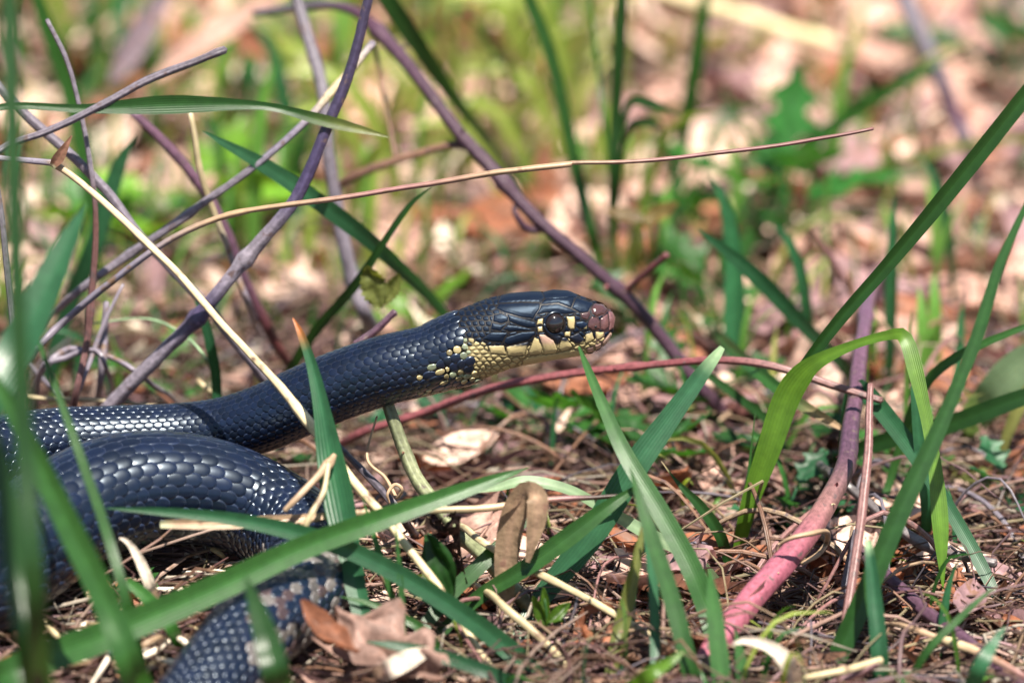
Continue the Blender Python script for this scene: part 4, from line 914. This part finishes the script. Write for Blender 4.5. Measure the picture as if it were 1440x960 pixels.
WEEDS = [
    ('lush lobed weed standing alone beyond the long straw', (1092, 352, None), 200, 11, np.array([.030, .14, .028]), 1.25),
    ('bright lime weed behind the crossing lilac twigs', (245, 375, None), 190, 10, LIME * 1.7, 1.1),
    ('green weed between the golden straw and the left blades', (160, 380, None), 120, 7, GRN * 1.2, 1.1),
    ('low dark weed under the purple cane behind the snout', (905, 520, None), 110, 7, DGR * 1.2, .8),
    ('low weed below the red cane and the chin', (640, 640, None), 100, 6, TEAL * .9, .6),
    ('green weed between the snout and the slanting blade', (1010, 470, None), 120, 8, GRN, .9),
    ('dark weed at the foot of the purple cane', (1040, 640, None), 120, 7, DGR * 1.3, .7),
    ('bluish weed at the far top right', (1420, 140, None), 170, 9, TEAL, 1.0),
    ('dark low weed beside the rose-pink cane', (1120, 690, None), 100, 6, DGR * 1.2, .7),
    ('small weed at the right edge below the dark blade', (1425, 720, None), 90, 6, TEAL * .8, .9),
    ('green weed in the shade behind the upper coil', (225, 560, None), 90, 6, GRN * 1.2, .8),
    ('small weed left of the prop stalk', (430, 660, None), 70, 5, DGR, .6),
    ('yellow-green weed by the far pale cane', (1000, 120, None), 110, 6, OLV * 1.2, .9),
    ('soft green weed behind the grey thorny stalk', (600, 500, None), 130, 7, LIME * .8, .9),
    ('small weed among the straw left of the rose cane', (860, 640, None), 80, 6, TEAL, .6),
    ('low green weed under the arched coil', (235, 860, None), 70, 5, DGR * 1.4, .6),
    ('green weed at the top left behind the tall soft blade', (60, 130, None), 140, 7, DGR * 1.4, .9),
    ('dark broad-leaved weed between the flat blade and the sprout', (905, 690, None), 110, 7, DGR * 1.2, .9),
    ('shaded weed left of the kinked bright blade', (985, 600, None), 120, 8, DGR * 1.3, .9),
    ('bluish weed behind the dry tendril', (1100, 745, None), 90, 6, TEAL * .8, .8),
    ('shaded weed behind the folded brown leaf', (760, 640, None), 110, 7, GRN, .8),
    ('small weed by the lilac-grey dead stems below the chin', (690, 590, None), 100, 6, TEAL, .7),
    ('bright weed at the foot of the bluish falling blade', (1250, 800, None), 70, 5, LIME * .6, .7),
    ('green weed under the dark drooping blade', (1270, 690, None), 100, 7, GRN * 1.1, .8),
    ('dull green weed near the dark grey stick', (1330, 690, None), 80, 5, OLV * .9, .6),
]
for k, (lab, root, sz, nl, c, rise) in enumerate(WEEDS): weed(lab, root, sz * 1.15, 31 + k * 7, nl, c * (1.5 if k > 1 else 1), rise)
def sprig():
    p = P(775, 935, -34); p[2] = ground_h(p[0], p[1]) - .0005
    e = empty('sprig', tuple(p), label='tiny bright green sprig with bunched leaflets beside the straws', category='sprig')
    pts = np.array([p, P(772, 905, -35), P(770, 872, -36), P(766, 842, -36)])
    C3, vv, _ = spline(pts, 12, np.array([3, 3, 2.5, 2]) * S)
    V, F, cc, uv = tube(C3 - p, vv[:, 0], np.tile(GRN, (12, 1)), 7, 0); put('stalk', mesh_data('stalk', V, F, cc, uv, M_WEED), e)
    for k, (u, v, w) in enumerate(((752, 836, 20), (766, 826, 16), (800, 848, 20), (758, 868, 14), (790, 872, 13))):
        a = P(769, 884 - k * 4, -36); b = P(u, v, -38 + k * 2); L = np.linalg.norm(b - a)
        V, F, cc, uv = leaf_local(L, w * S, k + .3, cup=.5, col=LIME * .7)
        x = nrm(b - a); z = nrm(CAM - a); z = nrm(z - x * (z @ x) + np.array([.3 * (k - 2), 0, 0])); z = nrm(z - x * (z @ x)); y = np.cross(z, x)
        W_ = (V[:, :1] * x + V[:, 1:2] * y + V[:, 2:] * z) + (a + b) / 2 - p
        put('leaflet', mesh_data('leaflet', W_, F, cc, uv, M_WEED), e)
sprig()

# ------------------------------------------------------------------ scattered dead leaves: individuals
def zone(u, v):
    if v > 560: return 'among the straw by the rose cane' if u > 950 else 'among the straw under the chin'
    if u < 250: return 'behind the golden straw and lilac twigs' if v > 200 else 'near the far grey-purple leaf'
    if u < 450: return 'behind the blue-purple twig' if v > 150 else 'near the far rolled tan leaf'
    if u < 690: return 'behind the neck and grey thorny stalk' if v > 250 else 'beyond the bend of the purple cane'
    if u < 900: return 'between the purple cane and the head' if v > 250 else 'around the far tall green stalks'
    if u < 1120: return 'beyond the snout and red cane' if v > 360 else ('round the lobed weed' if v > 170 else 'below the far pale cane')
    if u < 1300: return 'round the top of the rose cane' if v > 300 else 'left of the far weathered stick'
    return 'right of the long straight blade' if v > 260 else 'by the far weathered stick'
FORMS = [['flat', 'curled', 'cupped', 'crumpled'][(k * 7 // 3) % 4] for k in range(16)]
LEAFVAR = []
for k in range(16):
    r = np.random.default_rng(100 + k)
    kind = k % 4
    colr = [PKT, MAU, PCH, RST * 1.2][kind] * r.uniform(.8, 1.15)
    L = r.uniform(.019, .038); lob = 3 if k in (2, 5, 9, 12) else 0
    V, F, c, uv = leaf_local(L, L * r.uniform(.38, .68), k * 2.3, lobes=lob, curl=r.uniform(.2, .9), ruffle=r.uniform(.1, .25), cup=r.uniform(.1, .7), col=colr)
    LEAFVAR.append((mesh_data('dead_leaf', V, F, c, uv, M_DRY), kind, 'lobed' if lob else FORMS[k]))
LEAFLAB = ['pinkish tan dead leaf lying on the litter', 'dull mauve dead leaf lying on the litter', 'pale peach dead leaf bleached by the sun', 'rust-brown dead leaf lying on the litter']
from mathutils import Matrix
def snake_clear(u, v): return not (-60 < u < 500 and 570 < v < 960) and not (500 < u < 640 and 860 < v)
rl = np.random.default_rng(77)
def scatter_leaf(u, v, lift, tilt):
    k_ = rl.integers(len(LEAFVAR)); me, kind, form = LEAFVAR[k_]
    s_ = rl.uniform(.7, 1.25); big = 'large' if s_ > 1.05 else ('small' if s_ < .85 else 'middling')
    cn = ['pinkish tan', 'dull mauve', 'pale peach', 'rust-brown'][kind]
    p = G(u, v); o = put('dead_leaf', me, label=f'{big} {form} {cn} dead leaf {zone(u, v)}', category='leaf', group=f'{big} {form} {cn} dead leaves {zone(u, v)}')
    n_ = np.array([0, 0, 1.0]) + rl.normal(0, tilt, 3); az = rl.uniform(0, 6.28); x = np.array([math.cos(az), math.sin(az), rl.normal(0, .25)])
    p[2] += lift; basis_place(o, p, x, n_)
    o.scale = (s_, s_, s_)
n = 0
while n < 285:
    q = rl.random()
    if q < .52: u, v = rl.uniform(880, 1470), rl.uniform(-30, 620)
    elif q < .70: u, v = rl.uniform(-30, 450), rl.uniform(-30, 430)
    elif q < .86: u, v = rl.uniform(420, 900), rl.uniform(-30, 420)
    else: u, v = rl.uniform(640, 1440), rl.uniform(560, 900)
    if not snake_clear(u, v): continue
    scatter_leaf(u, v, rl.uniform(.001, .007), .38); n += 1

# ------------------------------------------------------------------ litter that nobody could count: straw, needles and crumbs, one mesh each
def scatter_uv(r, far=.62):
    """a ground spot, spread over the frame and a margin round it"""
    if r.random() < .40: return r.uniform(-2100, 3500), r.uniform(-420, 2100)      # sparser, well beyond the frame
    v = r.uniform(-160, 1040); u = r.uniform(-330, 1770); return u, v
ac = Acc(); r = np.random.default_rng(21)
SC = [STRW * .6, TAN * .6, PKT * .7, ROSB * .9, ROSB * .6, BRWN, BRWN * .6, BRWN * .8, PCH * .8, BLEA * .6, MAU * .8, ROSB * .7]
nstraw = 0
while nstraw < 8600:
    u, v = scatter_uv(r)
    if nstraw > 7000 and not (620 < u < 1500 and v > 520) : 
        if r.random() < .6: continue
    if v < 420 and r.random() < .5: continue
    p = G(u, v, r.uniform(.0003, .0055) + (.0035 * r.random() if r.random() < .2 else 0)); L = r.uniform(.010, .045); az = r.normal(0.2, .9) if r.random() < .7 else r.uniform(0, 3.14)
    dr = np.array([math.cos(az), math.sin(az), r.normal(0, .13)]); bend = np.array([-dr[1], dr[0], r.normal(0, .4)]) * r.normal(0, .22) * L
    t = np.linspace(-.5, .5, 5)[:, None]
    C3 = p + dr * t * L + bend * (1 - 4 * t ** 2)
    for q in range(5): C3[q, 2] = max(C3[q, 2], ground_h(C3[q, 0], C3[q, 1]) + .0002)
    w = r.uniform(.00018, .00055) * np.array([.6, 1, 1, .9, .4])
    sd = nrm(np.array([-dr[1], dr[0], 0])); up = np.array([0, 0, 1.0])
    V = np.stack([C3 - sd * w[:, None], C3 + up * w[:, None] * .9, C3 + sd * w[:, None], C3 - up * w[:, None] * .6], 1).reshape(-1, 3)
    F = grid_faces(5, 4, True)
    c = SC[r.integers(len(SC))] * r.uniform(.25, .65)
    uv = np.stack([np.tile([0, .33, .66, 1], 5), np.repeat(np.linspace(0, 1, 5), 4)], 1)
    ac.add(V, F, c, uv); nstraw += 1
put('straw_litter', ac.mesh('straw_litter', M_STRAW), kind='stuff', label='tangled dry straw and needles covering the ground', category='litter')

ac = Acc(); r = np.random.default_rng(22)
vars_ = [leaf_local(1, r.uniform(.35, .7) if k % 2 else r.uniform(.12, .25), 40 + k, lobes=3 if k % 4 == 0 else 0, curl=r.uniform(.2, 1.0), ruffle=r.uniform(.1, .3), cup=r.uniform(.1, .8), na=7, nb=5, col=np.ones(3)) for k in range(12)]
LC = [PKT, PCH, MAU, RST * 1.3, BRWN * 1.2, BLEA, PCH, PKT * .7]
nl = 0
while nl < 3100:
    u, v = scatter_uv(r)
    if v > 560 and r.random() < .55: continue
    kk = r.integers(12); V, F, c, uv = vars_[kk]; L = (r.uniform(.006, .018) if kk % 2 else r.uniform(.014, .04)) * (1.3 if v < 450 else .9)
    az = r.uniform(0, 6.28); x = nrm(np.array([math.cos(az), math.sin(az), r.normal(0, .3)])); n_ = np.array([0, 0, 1.0]) + r.normal(0, .4, 3)
    z = nrm(n_ - x * (n_ @ x)); y = np.cross(z, x); p = G(u, v, r.uniform(.0005, .004))
    ac.add((V[:, :1] * x + V[:, 1:2] * y + V[:, 2:] * z) * L + p, F, c * LC[r.integers(8) if v < 540 or r.random() < .25 else (2, 3, 4, 7)[r.integers(4)]] * r.uniform(.6, 1.1), uv); nl += 1  # near rows draw mostly dark leaf colours, imitating the shade there
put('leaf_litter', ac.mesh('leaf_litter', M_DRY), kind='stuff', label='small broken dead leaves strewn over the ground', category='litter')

# ------------------------------------------------------------------ background grass: individuals, then the uncountable rest
def bg_blade_geo(r, H, W, col, lean):
    az = r.uniform(0, 6.28); k = lean
    d = np.array([math.cos(az), math.sin(az), 0])
    pts = np.array([[0, 0, -.001], d * k * H * .10 + [0, 0, H * .4], d * k * H * .38 + [0, 0, H * .78], d * k * H * .85 + [0, 0, H * (1.02 - .25 * k)]])
    C3, ww, _ = spline(pts, 9, np.array([.55, 1, .8, .03]) * W / 2)
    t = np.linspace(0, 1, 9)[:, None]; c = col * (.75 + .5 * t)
    f = nrm(np.array([r.normal(), -abs(r.normal()) - .4, .2]))
    return ribbon(C3, np.maximum(ww[:, 0], .00004), c, .25, np.full(9, 0.0) + np.linspace(0, r.normal(0, .8), 9), face=f)
GV = []; r = np.random.default_rng(51)
GCOL = [np.array([.20, .26, .05]), np.array([.085, .20, .035]), np.array([.24, .25, .08]), DGR * 2.2, TEAL * 1.8]
GLAB = ['yellow-green grass blade standing in the sunlit litter', 'mid green grass blade standing in the sunlit litter', 'fading olive grass blade standing in the litter', 'dark green grass blade standing in the litter', 'bluish green grass blade standing in the litter']
GGRP = ['yellow-green grass shoots', 'mid green grass shoots', 'olive grass shoots', 'dark green grass shoots', 'bluish grass shoots']
for k in range(25):
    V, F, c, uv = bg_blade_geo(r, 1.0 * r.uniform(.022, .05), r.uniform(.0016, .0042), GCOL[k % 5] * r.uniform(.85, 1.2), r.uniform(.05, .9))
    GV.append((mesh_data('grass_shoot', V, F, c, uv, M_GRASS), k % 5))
n = 0; ZONES = [(430, 900, 20, 420, .62, (0, 0, 0, 1, 2)), (100, 430, 60, 420, .14, (0, 1, 3, 4, 1)), (900, 1440, -20, 130, .08, (2, 1, 4, 4, 0)), (830, 1120, 330, 660, .08, (1, 3, 4, 3, 1)), (1100, 1440, 150, 700, .08, (1, 2, 3, 4, 1))]
while n < 240:
    q = r.random(); acc_ = 0
    for z in ZONES:
        acc_ += z[4]
        if q < acc_: break
    u, v = r.uniform(z[0], z[1]), r.uniform(z[2], z[3])
    want = z[5][r.integers(5)]; cand = [g for g in GV if g[1] == want]; me, kind = cand[r.integers(len(cand))]
    if u < 880 and u > 560 and v > 330: continue
    s_ = r.uniform(.75, 1.25); tall = max(v_.co.z for v_ in me.vertices) * s_; wide = max(v_.co.x for v_ in me.vertices) - min(v_.co.x for v_ in me.vertices)
    ta = 'tall' if tall > .038 else ('short' if tall < .024 else 'middling'); ln = 'arching' if wide > .018 else ('leaning' if wide > .009 else 'upright')
    cn = ['yellow-green', 'mid green', 'olive', 'dark green', 'bluish green'][kind]
    o = put('grass_shoot', me, label=f'{ta} {ln} {cn} grass blade {zone(u, v)}', category='grass', group=f'{ta} {ln} {cn} grass blades {zone(u, v)}')
    o.location = G(u, v); o.rotation_euler = (0, 0, r.uniform(-.7, .7)); o.scale = (s_, s_, s_); n += 1
ac = Acc(); n = 0
while n < 1500:
    u, v = scatter_uv(r)
    if v > 500 and r.random() < .80: continue
    if 640 < v < 1000 and 600 < u < 1450 and r.random() < .6: continue
    inz = (430 < u < 900 and v < 400)
    if (inz or u > 880 and v < 560) and r.random() < .75: continue
    if v > 600 and u < 640: continue
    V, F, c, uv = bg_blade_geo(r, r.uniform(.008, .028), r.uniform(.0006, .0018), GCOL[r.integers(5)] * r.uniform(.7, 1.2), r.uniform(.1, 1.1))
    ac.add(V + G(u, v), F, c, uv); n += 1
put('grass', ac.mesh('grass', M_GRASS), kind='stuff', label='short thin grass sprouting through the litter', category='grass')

# ------------------------------------------------------------------ pale straws strewn under the arched coil
r = np.random.default_rng(64)
for k in range(26):
    u, v = r.uniform(70, 345), r.uniform(775, 945)
    a = r.normal(.1, .7); L = r.uniform(45, 120); p0 = (u - math.cos(a) * L / 2, v + math.sin(a) * L / 2); p1 = (u + math.cos(a) * L / 2, v - math.sin(a) * L / 2)
    d0, d1, dm = [pix(G(*q))[2] for q in (p0, p1, (u, v))]
    c = [STRW, BLEA, TAN * .8, BLEA * 1.05][k % 4]
    cn = ['golden', 'bleached', 'tan', 'whitish'][k % 4]
    o = stem(f'{cn} {"long" if L > 80 else "short"} straw lying in the tangle under the arched coil', [(p0[0], p0[1], d0 - 5, 2.5), (u, v + r.normal(0, 6), dm - 11 - r.uniform(0, 8), r.uniform(3, 6)), (p1[0], p1[1], d1 - 5, 2)], c * r.uniform(.8, 1.1), name='straw', cat='straw', mat=M_STRAW, n=9, sides=7,
         group=f'{cn} {"long" if L > 80 else "short"} straws under the arched coil')

# ------------------------------------------------------------------ dead grass standing in arches over the litter
def arch(r, u, v, hmax):
    p = G(u, v, -.0005); L = r.uniform(.018, .055); az = r.normal(0, .8) + (math.pi if r.random() < .5 else 0); h = hmax * r.uniform(.25, 1)
    d = np.array([math.cos(az), math.sin(az), 0]); e = p + d * L; e[2] = ground_h(e[0], e[1]) + (h * r.uniform(0, .9) if r.random() < .5 else 0.0005)
    sid = np.array([-d[1], d[0], 0]) * r.normal(0, .12) * L
    return np.array([p, p + d * L * .25 + sid * .6 + [0, 0, h * .75], p + d * L * .6 + sid + [0, 0, h], e])
ac = Acc(); r = np.random.default_rng(91); n = 0
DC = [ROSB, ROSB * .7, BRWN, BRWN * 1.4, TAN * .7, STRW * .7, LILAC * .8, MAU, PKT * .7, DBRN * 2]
while n < 1300:
    u, v = r.uniform(-330, 1770), r.uniform(330, 1040)
    if v < 520 and r.random() < .6: continue
    h = r.uniform(.006, .020)
    if u < 660 and v > 560: h = .004
    C3, w, _ = spline(arch(r, u, v, h), 9, np.array([1, 1, .8, .4]) * r.uniform(.00016, .0005))
    w = w[:, 0]; T = nrm(np.gradient(C3, axis=0)); sd = nrm(np.cross(T, [0, .3, 1.0])); up = np.cross(sd, T)
    V = np.stack([C3 - sd * w[:, None], C3 + up * w[:, None] * .8, C3 + sd * w[:, None], C3 - up * w[:, None] * .8], 1).reshape(-1, 3)
    uv = np.stack([np.tile([0, .33, .66, 1], 9), np.repeat(np.linspace(0, 1, 9), 4)], 1)
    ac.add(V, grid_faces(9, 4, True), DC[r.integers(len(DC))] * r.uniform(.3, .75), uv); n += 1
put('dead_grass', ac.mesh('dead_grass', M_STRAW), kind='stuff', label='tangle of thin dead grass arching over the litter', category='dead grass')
n = 0
while n < 64:
    u, v = r.uniform(640, 1460), r.uniform(500, 900)
    p4 = arch(r, u, v, r.uniform(.012, .026)); k = r.integers(4); c = [ROSB, TAN * .7, LILAC * .8, BRWN][k]; cn = ['reddish', 'tan', 'lilac-grey', 'brown'][k]
    rad_ = r.uniform(2.2, 4.5) * S
    C3, w, _ = spline(p4, 14, np.array([1, 1, .85, .5]) * rad_)
    V, F, cc, uv = tube(C3, w[:, 0], np.tile(c * r.uniform(.7, 1.1), (14, 1)), 7, .1, n)
    th = 'thick' if rad_ > 3.4 * S else 'thin'; hi = 'high-arched' if C3[:, 2].max() > .014 else 'low'
    zz = zone(u, v) if v > 560 else 'beyond the red cane'
    put('dry_stalk', mesh_data('dry_stalk', V, F, cc, uv, M_STEM), label=f'{th} {hi} {cn} dead stem {zz}', category='stem', group=f'{th} {hi} {cn} dead stems {zz}'); n += 1
